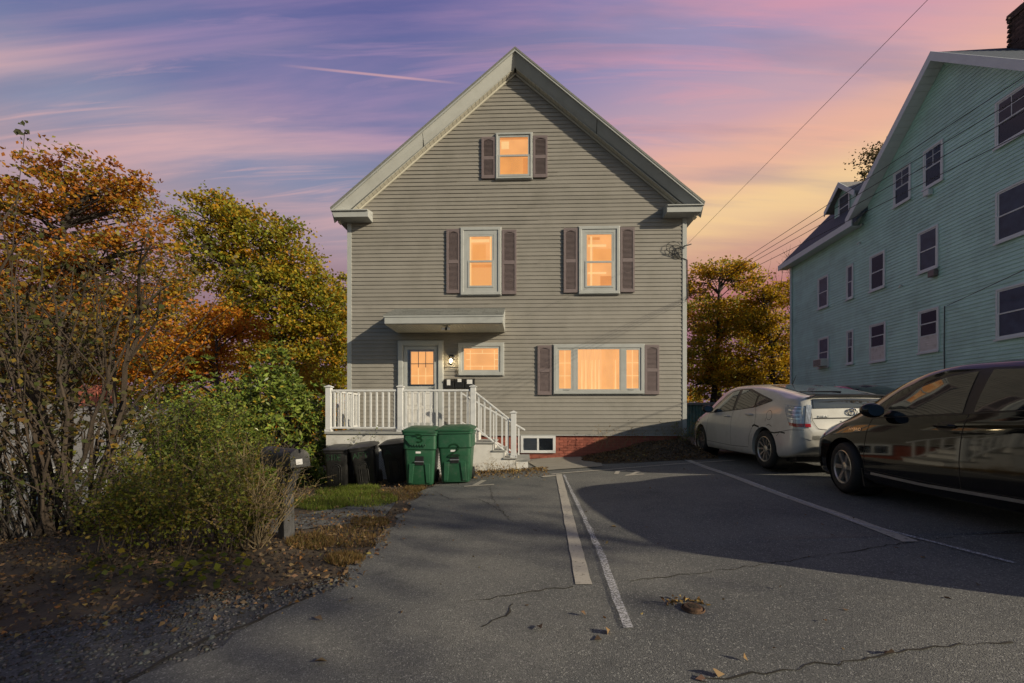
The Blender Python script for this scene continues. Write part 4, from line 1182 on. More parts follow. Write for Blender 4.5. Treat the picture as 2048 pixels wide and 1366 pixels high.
# ================================================================== cars
def pchip(xs, ys):
    xs = np.array(xs, float); ys = np.array(ys, float); h = np.diff(xs); d = np.diff(ys) / h; n = len(xs)
    m = np.zeros(n)
    for i in range(1, n - 1):
        if d[i - 1] * d[i] > 0:
            w1, w2 = 2 * h[i] + h[i - 1], h[i] + 2 * h[i - 1]; m[i] = (w1 + w2) / (w1 / d[i - 1] + w2 / d[i])
    m[0], m[-1] = d[0], d[-1]
    def f(x):
        x = min(max(x, xs[0]), xs[-1]); i = min(max(int(np.searchsorted(xs, x)) - 1, 0), n - 2); t = (x - xs[i]) / h[i]
        return float((2 * t**3 - 3 * t**2 + 1) * ys[i] + (t**3 - 2 * t**2 + t) * h[i] * m[i] + (-2 * t**3 + 3 * t**2) * ys[i + 1] + (t**3 - t**2) * h[i] * m[i + 1])
    return f
def catmull(P, n):
    P = np.array(P, float); E = np.vstack([P[:1], P, P[-1:]]); t = (np.arange(n) / n)[None, :, None]
    p0, p1, p2, p3 = E[:-3, None], E[1:-2, None], E[2:-1, None], E[3:, None]
    q = .5 * (2 * p1 + (p2 - p0) * t + (2 * p0 - 5 * p1 + 4 * p2 - p3) * t * t + (3 * p1 - p0 - 3 * p2 + p3) * t ** 3)
    return np.vstack([q.reshape(-1, P.shape[1]), P[-1:]])
class CarShape:
    L = 4.46; RA, FA = .87, 3.57; WR = .316
    def __init__(s):
        s.top = pchip([0, .03, .055, .08, .13, .3, .6, 1.0, 1.5, 2.0, 2.3, 2.6, 2.9, 3.2, 3.5, 3.7, 3.9, 4.1, 4.28, 4.38, 4.46],
                      [.66, .74, .94, 1.11, 1.175, 1.215, 1.285, 1.365, 1.440, 1.482, 1.492, 1.468, 1.392, 1.265, 1.115, 1.03, .965, .89, .80, .72, .60])
        s.bot = pchip([0, .05, .15, .4, 1, 3.4, 4.1, 4.3, 4.46], [.42, .36, .29, .22, .17, .17, .19, .21, .30])
        s.w = pchip([0, .03, .08, .2, .5, .87, 2, 3.4, 3.8, 4.1, 4.28, 4.4, 4.46], [.62, .70, .765, .82, .858, .873, .873, .868, .845, .79, .70, .58, .44])
        s.belt = pchip([0, .05, .12, .5, 1.0, 2.0, 3.1, 3.5, 3.9, 4.2, 4.38, 4.46], [.60, .76, 1.02, 1.09, 1.05, .985, .935, .885, .815, .73, .64, .55])
        s.wb = pchip([0, .08, .2, .6, 1.2, 3.1, 3.6, 4.0, 4.28, 4.46], [.60, .73, .765, .795, .82, .82, .80, .74, .62, .38])
        s.wr = pchip([0, .1, .3, .8, 1.5, 2.3, 2.8, 3.2, 3.6, 4.0, 4.28, 4.46], [.50, .64, .66, .645, .61, .575, .575, .59, .60, .55, .46, .26])
        s.cache = {}
    def sec(s, x):
        k = round(x, 4)
        if k in s.cache: return s.cache[k]
        zb, zt_, w, be, wb, wr = s.bot(x), s.top(x), s.w(x), s.belt(x), s.wb(x), s.wr(x)
        be = min(be, zt_ - .04); kk = min(.075, (zt_ - be) * .45); wr = min(wr, wb - .03)
        zm = zb + (be - zb) * .50
        P = [(0, zb), (w * .55, zb), (w - .10, zb + .005), (w - .028, zb + .055), (w - .006, zb + .16), (w, zm), (w - .010, zm + (be - zm) * .62), (wb, be),
             ((wb + wr + .05) / 2 + .012, be + (zt_ - kk - be) * .52), (wr + .05, zt_ - kk), (wr - .05, zt_ - kk * .34), (wr * .5, zt_ - kk * .08), (0, zt_)]
        s.cache[k] = catmull(P, 5); return s.cache[k]
    def side(s, x, z):
        q = s.sec(x); i0, i1 = 15, 45
        return float(np.interp(z, q[i0:i1 + 1, 1], q[i0:i1 + 1, 0]))
    def topz(s, x, y):
        q = s.sec(x)[30:]; return float(np.interp(-abs(y), -q[:, 0], q[:, 1]))
    def rear(s, y, z):
        y = abs(y)
        for x in np.linspace(0, .6, 150):
            q = s.sec(round(float(x), 3))
            if q[0, 1] <= z <= s.topz(round(float(x), 3), y) and y <= s.side(round(float(x), 3), z): return float(x)
        return .6

SHAPE = CarShape()
def make_car(name, loc, rz, paint, label, spokes, steer=0.0, detail='rear', two_tone=True):
    sh = SHAPE; root = empty(name, loc, rz); tag(root, label, 'car')
    Y0 = -sh.L / 2
    st = np.unique(np.round(np.concatenate([np.linspace(0, .2, 16), np.linspace(.2, 4.1, 66), np.linspace(4.1, 4.46, 16)]), 4))
    b = MB(); rows = []
    for x in st:
        q = sh.sec(float(x)); half = [(-a, x + Y0, z) for a, z in q]; full = half + [(a, x + Y0, z) for a, z in q[::-1][1:-1]]
        rows.append(full)
    n = len(rows[0]); o = 0
    b.v = [p for r_ in rows for p in r_]
    for i in range(len(rows) - 1):
        for k in range(n): b.f.append((i * n + k, i * n + (k + 1) % n, (i + 1) * n + (k + 1) % n, (i + 1) * n + k))
    b.f.append(tuple(range(n))); b.f.append(tuple((len(rows) - 1) * n + k for k in range(n))[::-1])
    body = b.build('body', paint, root)
    # wheel arches cut out of the body
    cut = MB()
    for ax in (sh.RA, sh.FA):
        for s in (-1, 1):
            xs = sorted((s * .62, s * 1.1)); k = 40
            ring = [(ax + Y0 + .365 * math.cos(2 * math.pi * i / k), sh.WR + .01 + .365 * math.sin(2 * math.pi * i / k)) for i in range(k)]
            cut.prism(ring, xs[0], xs[1], 'x')
    co = cut.build('arch_cutter', None, root)
    md = body.modifiers.new('arches', 'BOOLEAN'); md.object = co; md.operation = 'DIFFERENCE'; md.solver = 'EXACT'
    dg = bpy.context.evaluated_depsgraph_get(); me = bpy.data.meshes.new_from_object(body.evaluated_get(dg))
    body.modifiers.clear(); body.data = me; me.materials.clear(); me.materials.append(M[paint]); me.shade_smooth(); me.set_sharp_from_angle(angle=R(32))
    bpy.data.objects.remove(co)
    # surface patches
    def poly_at(P, u):
        P = np.array(P, float); d = np.concatenate([[0], np.cumsum(np.linalg.norm(np.diff(P, axis=0), axis=1))]); d /= d[-1]
        return np.interp(u, d, P[:, 0]), np.interp(u, d, P[:, 1])
    def patch(nm, B, T, m, off, s, par=body, nu=24, nv=8, mode='side', double=False):
        G = []
        for i in range(nu + 1):
            b0 = poly_at(B, i / nu); t0_ = poly_at(T, i / nu); row = []
            for j in range(nv + 1):
                f = j / nv; a, c = b0[0] + (t0_[0] - b0[0]) * f, b0[1] + (t0_[1] - b0[1]) * f
                if mode == 'side': row.append((s * (sh.side(a, c) + off), a + Y0, c))
                elif mode == 'top': row.append((c, a + Y0, sh.topz(a, c) + off))
                else: row.append((a, sh.rear(a, c) - off - .010 + Y0, c))
            G.append(row)
        return MB().grid(G).build(nm, m, par, smooth=True, angle=60)
    def seam(nm, path, s, m='crack', w=.007, off=.0015, par=body, mode='side', nu=None):
        P = np.array(path, float); d = np.gradient(P, axis=0); nn = np.stack([-d[:, 1], d[:, 0]], 1); nn /= np.linalg.norm(nn, axis=1)[:, None] + 1e-9
        return patch(nm, P - nn * w / 2, P + nn * w / 2, m, off, s, par, nu or max(10, 6 * len(path)), 1, mode)
    for s in (-1, 1):
        FB, FT = [(3.10, .950), (2.6, .968), (2.07, .990)], [(3.07, .968), (2.86, 1.135), (2.62, 1.265), (2.38, 1.345), (2.09, 1.375)]
        RB, RT_ = [(1.97, .995), (1.6, 1.012), (1.24, 1.038)], [(1.96, 1.377), (1.65, 1.350), (1.28, 1.245)]
        QB, QT = [(1.18, 1.045), (.98, 1.075), (.80, 1.125)], [(1.21, 1.228), (1.02, 1.188), (.83, 1.133)]
        tb = patch('window_surround', [(3.17, .930), (2.2, .968), (1.2, 1.022), (.74, 1.115)], [(3.10, .985), (2.88, 1.16), (2.62, 1.29), (2.35, 1.375), (2.0, 1.398), (1.62, 1.372), (1.2, 1.258), (.75, 1.140)], 'car_trim', .0025, s, nu=60)
        for B, T in ((FB, FT), (RB, RT_), (QB, QT)): patch('side_window', B, T, 'car_glass', .007, s, nu=26)
        seam('door_seam', [(3.20, .36), (3.20, .55), (3.17, .75), (3.13, .93)], s); seam('door_seam', [(2.04, .30), (2.05, .55), (2.03, .8), (2.01, .985)], s)
        seam('door_seam', [(1.36, .34), (1.34, .50), (1.25, .64), (1.13, .76), (1.12, .9), (1.19, 1.03)], s); seam('door_seam', [(3.20, .335), (2.6, .315), (2.0, .30), (1.36, .315)], s)
        for hx, hz in ((2.20, .865), (1.33, .895)):
            rec = [(hx + .10 * math.cos(t), hz + .045 * math.sin(t)) for t in np.linspace(math.pi, 0, 13)]; rec2 = [(a, 2 * hz - c) for a, c in rec]
            patch('handle_recess', rec2, rec, 'car_trim' if paint == 'paint_black' else 'paint_white', .001, s, nu=12, nv=4)
            w_ = sh.side(hx, hz); hb = MB().tube([(s * (w_ + .004), hx + Y0 - .10, hz), (s * (w_ + .034), hx + Y0 - .07, hz + .004), (s * (w_ + .036), hx + Y0 + .07, hz + .004), (s * (w_ + .004), hx + Y0 + .10, hz)], [.012, .016, .016, .012], 8)
            hb.build('door_handle', paint, body, smooth=True)
        seam('sill_moulding', [(3.1, .30), (2.4, .275), (1.45, .285)], s, 'alloy' if paint == 'paint_black' else paint, .030, .006)
        # mirror
        wmx = sh.side(2.98, .95)
        mr_ = MB(); pr_ = []
        for i in range(9):
            t = i / 8; r_ = .085 * math.sin(math.pi * (.12 + .80 * t)) ** .6
            pr_.append((r_, t))
        ring = []
        for i, (r_, t) in enumerate(pr_):
            c = Vector((s * (wmx + .015 + .21 * t), 2.98 + Y0 + .02 * t, 1.02 + .01 * t)); ring.append([(c.x, c.y + .8 * r_ * math.cos(a) - .0, c.z + r_ * math.sin(a)) for a in np.linspace(0, 2 * math.pi, 15)])
        ms = mr_.grid(ring); ms.f.append(tuple(range(14))); ms.f.append(tuple(8 * 15 + k for k in range(14))); mo = ms.build('mirror', paint if paint != 'paint_white' else 'car_trim', root, smooth=True, angle=60)
        mg = MB().lathe([(.001, 0), (.6, 0), (1, 0)], 20, 'y'); mg.v = [(s * (wmx + .125) + a * .085, 2.98 + Y0 - .066 + b_, 1.025 + c * .062) for a, b_, c in mg.v]; mg.build('mirror_glass', 'mirror', mo)
        # lights
        patch('headlight', [(4.22, .62), (3.95, .70), (3.70, .80)], [(4.25, .70), (3.98, .80), (3.62, .885)], 'lens_clear', .004, s)
        patch('tail_light', [(.045, .70), (.10, .70), (.20, .72)], [(.075, 1.02), (.20, 1.03), (.36, 1.055)], 'lens_clear', .006, s, nu=12, nv=12)
        patch('tail_light', [(s * .70, .70), (s * .62, .70)], [(s * .66, 1.04), (s * .585, 1.03)], 'lens_clear', .006, s, nu=8, nv=12, mode='rear')
        patch('stop_light', [(.043, .705), (.10, .705), (.20, .725)], [(.045, .755), (.11, .755), (.225, .775)], 'lens_red', .010, s, nu=10, nv=2)
        patch('stop_light', [(s * .70, .705), (s * .62, .705)], [(s * .70, .755), (s * .62, .755)], 'lens_red', .010, s, nu=6, nv=2, mode='rear')
        for zz in (.82, .88, .94, .99):
            patch('lamp_segment', [(.07, zz), (.13, zz), (.24, zz + .02)], [(.075, zz + .012), (.14, zz + .012), (.25, zz + .032)], 'chrome', .010, s, nu=8, nv=1)
        seam('bumper_seam', [(.02, .66), (.20, .66), (.42, .62), (.50, .55)], s)
    # fuel flap on the left
    seam('fuel_flap', [(.70 + .078 * math.cos(t), .885 + .078 * math.sin(t)) for t in np.linspace(0, 2 * math.pi, 33)], -1, nu=48)
    # glass of windscreen and hatch, spoiler, lower hatch glass
    patch('windscreen', [(3.42, -.60), (3.48, 0), (3.42, .60)], [(2.66, -.53), (2.72, 0), (2.66, .53)], 'car_glass', .006, 1, nu=20, nv=14, mode='top')
    patch('rear_screen', [(.22, -.50), (.20, 0), (.22, .50)], [(1.36, -.46), (1.40, 0), (1.36, .46)], 'screen_glass', .008, 1, nu=24, nv=18, mode='top')
    sp_ = MB(); G = []
    for i in range(25):
        c = -.62 + 1.24 * i / 24; zc_ = sh.topz(.13, c); k = .0 if abs(c) < .55 else .02
        G.append([(c, .20 + Y0, zc_ + .022 - k), (c, .06 + Y0 + .03 * abs(c), zc_ + .026 - k), (c, .04 + Y0 + .03 * abs(c), zc_ + .008 - k), (c, .10 + Y0, zc_ - .02)])
    sp_.grid(G).build('spoiler', paint if paint != 'paint_white' else 'car_trim', root, smooth=True)
    patch('hatch_glass', [(-.56, .985), (0, .995), (.56, .985)], [(-.56, 1.125), (0, 1.135), (.56, 1.125)], 'car_glass', .006, 1, nu=20, nv=6, mode='rear')
    seam('hatch_seam', [(-.60, 1.0), (-.585, .80), (-.52, .68), (-.3, .655), (.3, .655), (.52, .68), (.585, .80), (.60, 1.0)], 1, mode='rear', nu=60)
    seam('hatch_crease', [(-.56, .835), (0, .845), (.56, .835)], 1, mode='rear', nu=30, w=.012)
    pz, px_ = .93, .06
    em = MB(); ys = sh.rear(0.0, pz) + Y0 - .020
    for rx, rz_, cx, cz in ((.072, .050, 0, 0), (.026, .047, 0, 0), (.048, .020, 0, .022)):
        em.tube([(cx + rx * math.cos(t), ys, pz + cz + rz_ * math.sin(t)) for t in np.linspace(0, 2 * math.pi, 25)], .0065, 6, cap=False)
    em.build('emblem', 'chrome', body, smooth=True)
    def lettering(nm, txt, size, place, m):
        cu = bpy.data.curves.new(nm, 'FONT'); cu.body = txt; cu.size = size; cu.extrude = .003; cu.align_x = 'CENTER'; cu.align_y = 'CENTER'
        tmp = bpy.data.objects.new(nm, cu); COL.objects.link(tmp)
        me_ = bpy.data.meshes.new_from_object(tmp.evaluated_get(bpy.context.evaluated_depsgraph_get())); bpy.data.objects.remove(tmp)
        vs = np.array([v.co[:] for v in me_.vertices])
        for v, q in zip(me_.vertices, vs): v.co = place(q)
        return link(nm, me_, m, body)
    if detail == 'rear':
        lettering('badge_lettering', 'PRIUS', .045, lambda q: (-.42 + q[0] * 1.3, sh.rear(-.42 + q[0], .865 + q[1]) + Y0 - .014 - q[2], .862 + q[1]), 'steel')
        plate = MB().box(-.16, .16, sh.rear(0, .75) + Y0 - .012, sh.rear(0, .75) + Y0 - .004, .70, .80).build('number_plate', 'label', root)
    else:
        lettering('badge_lettering', 'HYBRID', .05, lambda q: (-(sh.side(3.36 - q[0] * 1.2, .80 + q[1]) + .004 + q[2]), 3.36 - q[0] * 1.2 + Y0, .80 + q[1]), 'chrome')
    wz = sh.topz(.55, 0)
    wp = MB().tube([(-.05, .20 + Y0, sh.topz(.2, 0) + .035), (-.12, .24 + Y0, sh.topz(.24, .12) + .04), (-.42, .34 + Y0, sh.topz(.34, .42) + .035)], [.018, .013, .007], 6)
    wp.tube([(-.16, .30 + Y0, sh.topz(.30, .16) + .028), (-.55, .40 + Y0, sh.topz(.40, .50) + .028)], .008, 5); wp.build('rear_wiper', 'car_trim', root)
    MB().tube([(0, 1.50 + Y0, sh.topz(1.5, 0)), (0, 1.38 + Y0, sh.topz(1.5, 0) + .16)], [.010, .003], 6).build('aerial', 'car_trim', root)
    # underbody, liners and wheels
    MB().box(-.66, .66, .30 + Y0, 4.2 + Y0, .15, .24).build('underbody', 'car_trim', root)
    for ai, ax in enumerate((sh.RA, sh.FA)):
        for s in (-1, 1):
            ln = MB(); ln.lathe([(.36, s * .55), (.36, s * .70), (.355, s * .80)], 40, 'x', (0, ax + Y0, sh.WR + .01)); ln.lathe([(.001, s * .56), (.36, s * .56)], 40, 'x', (0, ax + Y0, sh.WR + .01))
            ln.build('arch_liner', 'car_trim', root, smooth=True)
            wh = MB(); wr_ = sh.WR
            wh.lathe([(.205, -.085), (.24, -.097), (.29, -.092), (.309, -.070), (wr_, -.03), (wr_, .03), (.309, .070), (.29, .092), (.24, .097), (.205, .085)], 48, 'x')
            tyre = wh.build('wheel', 'rubber', root, (s * .765, ax + Y0, wr_), smooth=True, angle=50)
            if ai == 1: tyre.rotation_euler = (0, 0, steer)
            rm = MB(); e = s
            rm.lathe([(.205, e * .08), (.214, e * .088), (.205, e * .092), (.192, e * .080), (.188, e * .03), (.186, -e * .07)], 48, 'x'); rm.lathe([(.062, e * .02), (.062, e * .066), (.05, e * .074), (.001, e * .076)], 24, 'x')
            for k in range(spokes):
                t = 2 * math.pi * k / spokes; ca_, sa_ = math.cos(t), math.sin(t); wd = .26 / spokes if spokes < 8 else .16 / spokes + .006
                def q(r_, w_, x): return (x, r_ * ca_ - w_ * sa_, r_ * sa_ + w_ * ca_)
                rm.hexa([q(.045, -wd * .6, e * .03), q(.045, wd * .6, e * .03), q(.198, wd * .75, e * .045), q(.198, -wd * .75, e * .045)],
                        [q(.045, -wd * .5, e * .066), q(.045, wd * .5, e * .066), q(.198, wd * .6, e * .080), q(.198, -wd * .6, e * .080)])
            rm.build('rim', 'alloy', tyre, smooth=True, angle=35)
            dk = MB().lathe([(.001, e * .012), (.19, e * .012)], 32, 'x'); dk.build('brake_disc', 'car_trim', tyre)
            if ai == 1 and detail == 'front':
                MB().hexa([(s * .62, ax + Y0 - .37, .13), (s * .855, ax + Y0 - .37, .13), (s * .855, ax + Y0 - .35, .13), (s * .62, ax + Y0 - .35, .13)], [(s * .62, ax + Y0 - .33, .34), (s * .86, ax + Y0 - .33, .34), (s * .86, ax + Y0 - .31, .34), (s * .62, ax + Y0 - .31, .34)]).build('mud_flap', 'car_trim', root)
    return root, sh, body, Y0, patch, seam
def car_ground(x, y): return float(gz(x, y)) + .014
# the silver-white hatchback: its left wheels stand at these spots
rw = on_ground(1524, 940); fwv = Vector((0.02, 1, 0)).normalized()
wx_, wy_ = 4.32 + .82, -CAMD + 7.62 + (2.23 - .87)
wcar = make_car('parked_car', (wx_, wy_, car_ground(wx_, wy_) ), R(-.8), 'paint_white', 'dented silver-white hatchback parked nose-in beside the beige house', 10)
# scrapes and a crumpled seam on its rear quarter
_, sh_, body_, Y0_, patch_, seam_ = wcar
seam_('scrape', [(.30, .605), (.40, .62), (.55, .60), (.70, .612), (.80, .60)], -1, 'crack', .022, .0025)
seam_('scrape', [(.62, .70), (.70, .735), (.76, .715)], -1, 'crack', .009, .0025); seam_('scrape', [(.80, .78), (.80, .84)], -1, 'crack', .008, .0025)
seam_('scrape', [(1.0, .685), (1.15, .715), (1.22, .69)], -1, 'crack', .03, .0025)
bx_, by_ = 4.14 + .82, -CAMD + 5.55 - (3.57 - 2.23)
bcar = make_car('parked_car', (bx_, by_, car_ground(bx_, by_)), R(-2.3), 'paint_black', 'glossy black hatchback at the right edge, its front wheel turned', 6, steer=R(-10), detail='front')
rx_, ry_ = 9.9, 2.2
rcar = make_car('parked_car', (rx_, ry_, car_ground(rx_, ry_)), R(178), 'paint_red', 'red car mostly hidden behind the silver-white hatchback', 10)
wcar[0].scale = (1.03, 1.03, 1.055); bcar[0].scale = (1.02, 1.02, 1.03)
for c_ in (wcar, bcar, rcar): c_[0]['group'] = 'cars parked on the lot'

# ================================================================== wheeled bins
def rring(w, d, r, n=4):
    out = []
    for cx, cy, a0 in ((w - r, d - r, 0), (-(w - r), d - r, 90), (-(w - r), -(d - r), 180), (w - r, -(d - r), 270)):
        for i in range(n + 1):
            t = R(a0 + 90 * i / n); out.append((cx + r * math.cos(t), cy + r * math.sin(t)))
    return out
def loft(secs, cap=True):
    """secs: (z, half width, half depth, corner radius, y shift)"""
    b = MB(); rows = [[(x, y + ys, z) for x, y in rring(w, d, r)] for z, w, d, r, ys in secs]; n = len(rows[0])
    for row in rows: b.v += row
    for i in range(len(rows) - 1):
        for k in range(n): b.f.append((i * n + k, i * n + (k + 1) % n, (i + 1) * n + (k + 1) % n, (i + 1) * n + k))
    if cap: b.f.append(tuple(range(n))[::-1]); b.f.append(tuple((len(rows) - 1) * n + k for k in range(n)))
    return b
GLYPH = {'3': [[(.1, .95), (.5, 1), (.85, .85), (.75, .62), (.35, .55), (.8, .45), (.95, .2), (.6, .0), (.3, .06)]],
         '2': [[(.05, .80), (.3, .98), (.7, .98), (.92, .75), (.8, .5), (.4, .25), (.05, .05), (.12, -.02), (.6, .0), (1., .08)]],
         'A': [[(0, 0), (.5, 1), (1, 0)], [(.22, .4), (.8, .4)]], 'P': [[(.1, 0), (.1, 1), (.7, 1), (.9, .78), (.7, .52), (.1, .5)]],
         'T': [[(0, 1), (1, 1)], [(.5, 1), (.5, 0)]], 'S': [[(.9, .9), (.4, 1), (.1, .75), (.5, .52), (.9, .3), (.6, 0), (.1, .1)]],
         'I': [[(.5, 0), (.5, 1)]], 'D': [[(.1, 0), (.1, 1), (.6, .95), (.95, .5), (.6, .05), (.1, 0)]], 'E': [[(.9, 1), (.1, 1), (.1, 0), (.9, 0)], [(.1, .5), (.7, .5)]]}
def painted(txt, x0, z0, w, h, front, m, par, thick=.010, gap=.2):
    b = MB(); cw = w / (len(txt) + gap * (len(txt) - 1))
    for i, c in enumerate(txt):
        for st in GLYPH[c]:
            P = catmull(st, 5) if len(st) > 3 else np.array(st)
            pts = [(x0 + i * cw * (1 + gap) + p[0] * cw, z0 + p[1] * h) for p in P]
            for (xa, za), (xb, zb_) in zip(pts[:-1], pts[1:]):
                d = Vector((xb - xa, zb_ - za)); 
                if d.length < 1e-6: continue
                d.normalize(); n = Vector((-d.y, d.x)) * thick; xa -= d.x * thick * .5; za -= d.y * thick * .5; xb += d.x * thick * .5; zb_ += d.y * thick * .5
                q = [(xa + n.x, za + n.y), (xb + n.x, zb_ + n.y), (xb - n.x, zb_ - n.y), (xa - n.x, za - n.y)]
                b.add([(x, front(z) - .004, z) for x, z in q], [(0, 1, 2, 3)])
    return b.build('painted_number' if txt in '23' else 'painted_letters', m, par, fix=False)
def bin_(loc, rz, H, W, D, m, label, txt, lean=(0, 0), style=0):
    root = empty('wheeled_bin', loc, rz); tag(root, label, 'bin', 'wheeled bins below the porch'); root.rotation_euler = (lean[0], lean[1], rz)
    k = .80; hb = H * .90
    def half(z): return k + (1 - k) * z / hb
    zc = hb * (.70 if style < 2 else .72); st_ = .020 if style < 2 else .010
    sec = [(.03, W * k * .96, D * k * .96, .05, 0), (.05, W * k, D * k, .05, 0), (zc - .03, W * half(zc - .03), D * half(zc), .06, 0), (zc, W * half(zc) + st_, D * half(zc) + st_, .06, 0), (hb - .05, W * half(hb), D * half(hb), .06, 0), (hb - .045, W + .02, D + .02, .06, 0), (hb, W + .022, D + .022, .06, 0)]
    body = loft(sec).build('body', m, root, smooth=True, angle=28)
    front = lambda z: -(D * half(z)) - (st_ + .001 if z > zc - .002 else .001)
    front_l = lambda z: -(D * half(z)) - .001
    # lid, rising to the hinge
    ld_ = loft([(0, W + .030, D + .032, .06, -.005), (.028, W + .034, D + .036, .06, -.005), (.034, W + .02, D + .02, .06, -.005), (.075, W * .82, D * .72, .10, .03), (.082, W * .7, D * .5, .10, .05)])
    ld_.v = [(x, y, z + hb + .002 + (y + D) * .06) for x, y, z in ld_.v]
    lid = ld_.build('lid', m, root, smooth=True, angle=28)
    MB().tube([(-W * .8, D + .05, hb + .01), (W * .8, D + .05, hb + .01)], .014, 8).build('hinge_bar', 'black_metal', root)
    for s in (-1, 1):
        MB().lathe([(.05, -.025), (.12, -.03), (.125, 0), (.12, .03), (.05, .025)], 24, 'x', (s * (W * k + .01), D * k + .02, .125)).build('wheel', 'rubber', root, smooth=True)
    if style == 0:      # green, number 3: V-shaped pouch, grip bar, lower side panels
        pz = zc + .08
        b = MB(); poly = [(-W * .92, hb - .10), (-W * .55, pz - .02), (W * .35, pz - .02), (W * .75, hb - .10)]
        lo = [(x, front(z) - .030, z) for x, z in poly]; hi = [(x, front(z) + .01, z) for x, z in poly]; b.hexa(lo, hi); bevel(b.build('front_pouch', m, body), .008)
        for i in range(6):
            x = -W * .42 + i * W * .16; bevel(MB().box(x - .008, x + .008, front(pz) - .042, front(pz) - .028, pz - .03, pz + .005).build('grip_rib', m, body), .003)
        painted(txt, -W * .28, hb - .175, .14, .14, lambda z: front(z) - .031, 'green_ink', body, .012)
    if style == 1:
        b = MB(); b.prism([(-W * .45, hb - .12), (-W * .45, hb * .38), (W * .50, hb * .38), (W * .50, hb - .12)], front_l(hb * .38) - .004, front_l(hb * .5) + .012); bevel(b.build('front_panel', m, body), .01)
        painted(txt, -W * .32, hb * .53, .20, .22, lambda z: -(D * half(z)) - st_ - .004, 'green_ink', body, .011)
    if style < 2:
        zz = hb * .46; b = MB(); f = front_l(zz)
        b.box(-.075, .075, f - .012, f + .02, zz - .06, zz + .10); b.build('dark_grip_block', 'black_metal', body)  # black block stands for the shaded opening behind the bar
        MB().tube([(-.085, f - .026, zz), (.085, f - .026, zz)], .012, 8).build('lift_bar', 'steel', body)
        for s in (-1, 1):
            b = MB(); za, zb_ = .06, hb * .42
            xo = [(s * W * .42, za), (s * W * .66, za), (s * W * .62, zb_), (s * W * .30, zb_)]
            b.hexa([(x, front_l(z) - .018, z) for x, z in xo], [(x, front_l(z) + .01, z) for x, z in xo]); bevel(b.build('side_rib', m, body), .008)
        MB().box(-.07, .02, front_l(zc - .06) - .006, front_l(zc - .06), zc - .085, zc - .05).build('data_plate', 'label', body)
    else:
        for r_, o_ in ((.10, 0), (.065, 0)):
            pts = [(-r_, front_l(.10) - .004, .10)] + [(r_ * math.cos(t), front_l(hb * .52 + r_ * math.sin(t)) - .004, hb * .52 + r_ * math.sin(t)) for t in np.linspace(math.pi, 0, 13)] + [(r_, front_l(.10) - .004, .10)]
            MB().tube(pts, .008, 6).build('arch_rib', m, body, smooth=True)
        painted(txt, -W * .75, zc + .03, W * 1.2 if len(txt) > 1 else .14, .10, front, 'green_ink_pale', body, .008)
    return root
def spot(px_, yw):
    p = at(px_, 900, yw); return (p.x, yw, float(gz(p.x, yw)) + .012)
bin_(spot(844, -2.85), R(4), 1.10, .300, .34, 'green_plastic', 'green wheeled bin marked 3 beside the black bins', '3', (0, R(1)), 0)
bin_(spot(915, -2.80), R(1), 1.08, .320, .34, 'green_plastic', 'green wheeled bin marked 2 at the foot of the stairs', '2', (0, R(-1)), 1)
bin_(spot(681, -2.42), R(5), .82, .235, .27, 'black_plastic', 'leftmost black wheeled bin by the rhododendron, faded green letters SIDE', 'SIDE', (0, R(0)), 2)
bin_(spot(738, -2.42), R(10), .83, .235, .27, 'black_plastic', 'black wheeled bin with faded green letters APT, leaning left', 'APT', (0, R(-7)), 3)
bin_(spot(798, -2.36), R(6), .84, .235, .27, 'black_plastic', 'black wheeled bin half hidden behind the green bin marked 3', 'A', (0, R(-6)), 3)

# ================================================================== mailbox on a post
mp_ = on_ground(574, 1076); mz = float(gz(mp_.x, mp_.y))
post_box = empty('post_mailbox', (mp_.x, mp_.y, mz)); tag(post_box, 'weathered black mailbox with open-looking dented door on a dark wooden post', 'mailbox')
zt_m = at(575, 940, mp_.y).z - mz; ztt = at(575, 911, mp_.y).z - mz
b = MB(); b.hexa([(-.05, -.05, -.1), (.05, -.05, -.1), (.05, .05, -.1), (-.05, .05, -.1)], [(-.10, -.05, zt_m), (.0, -.05, zt_m), (.0, .05, zt_m), (-.10, .05, zt_m)]); bevel(b.build('post', 'wood_post', post_box), .006)
b = MB(); b.hexa([(-.02, -.035, zt_m * .62), (.02, -.035, zt_m * .62), (.02, .035, zt_m * .62), (-.06, .035, zt_m * .62)], [(.10, -.035, zt_m), (.15, -.035, zt_m), (.15, .035, zt_m), (.10, .035, zt_m)]); b.build('brace', 'wood_post', post_box)
MB().box(-.30, .16, -.085, .085, zt_m, zt_m + .02).build('shelf', 'wood_post', post_box)
prof = [(-.085, 0), (.085, 0), (.085, .10)] + [(.085 * math.cos(t), .10 + .075 * math.sin(t)) for t in np.linspace(0.15, math.pi - .15, 11)] + [(-.085, .10)]
b = MB().prism([(a, c + zt_m + .021) for a, c in prof], -.31, .155, 'x'); b.build('box', 'mailbox', post_box, smooth=True, angle=40)
b = MB().prism([(a * 1.05, c * 1.03 + zt_m + .018) for a, c in prof], .157, .180, 'x'); b.v = [(x + (zt_m + .12 - z) * .18, y, z) for x, y, z in b.v]; d_ = b.build('door', 'mailbox', post_box, smooth=True, angle=40)
b = MB().box(.186, .189, -.045, .015, zt_m + .045, zt_m + .10); b.v = [(x + (zt_m + .12 - z) * .18 - .002, y, z) for x, y, z in b.v]; b.build('number_label', 'label', d_)
MB().tube([(.17, 0, zt_m + .195), (.195, 0, zt_m + .20), (.195, 0, zt_m + .17)], .008, 6).build('latch', 'mailbox', d_)
post_box.rotation_euler = (0, R(1.5), R(-30)); post_box.scale = (1.22, 1.22, 1.05)

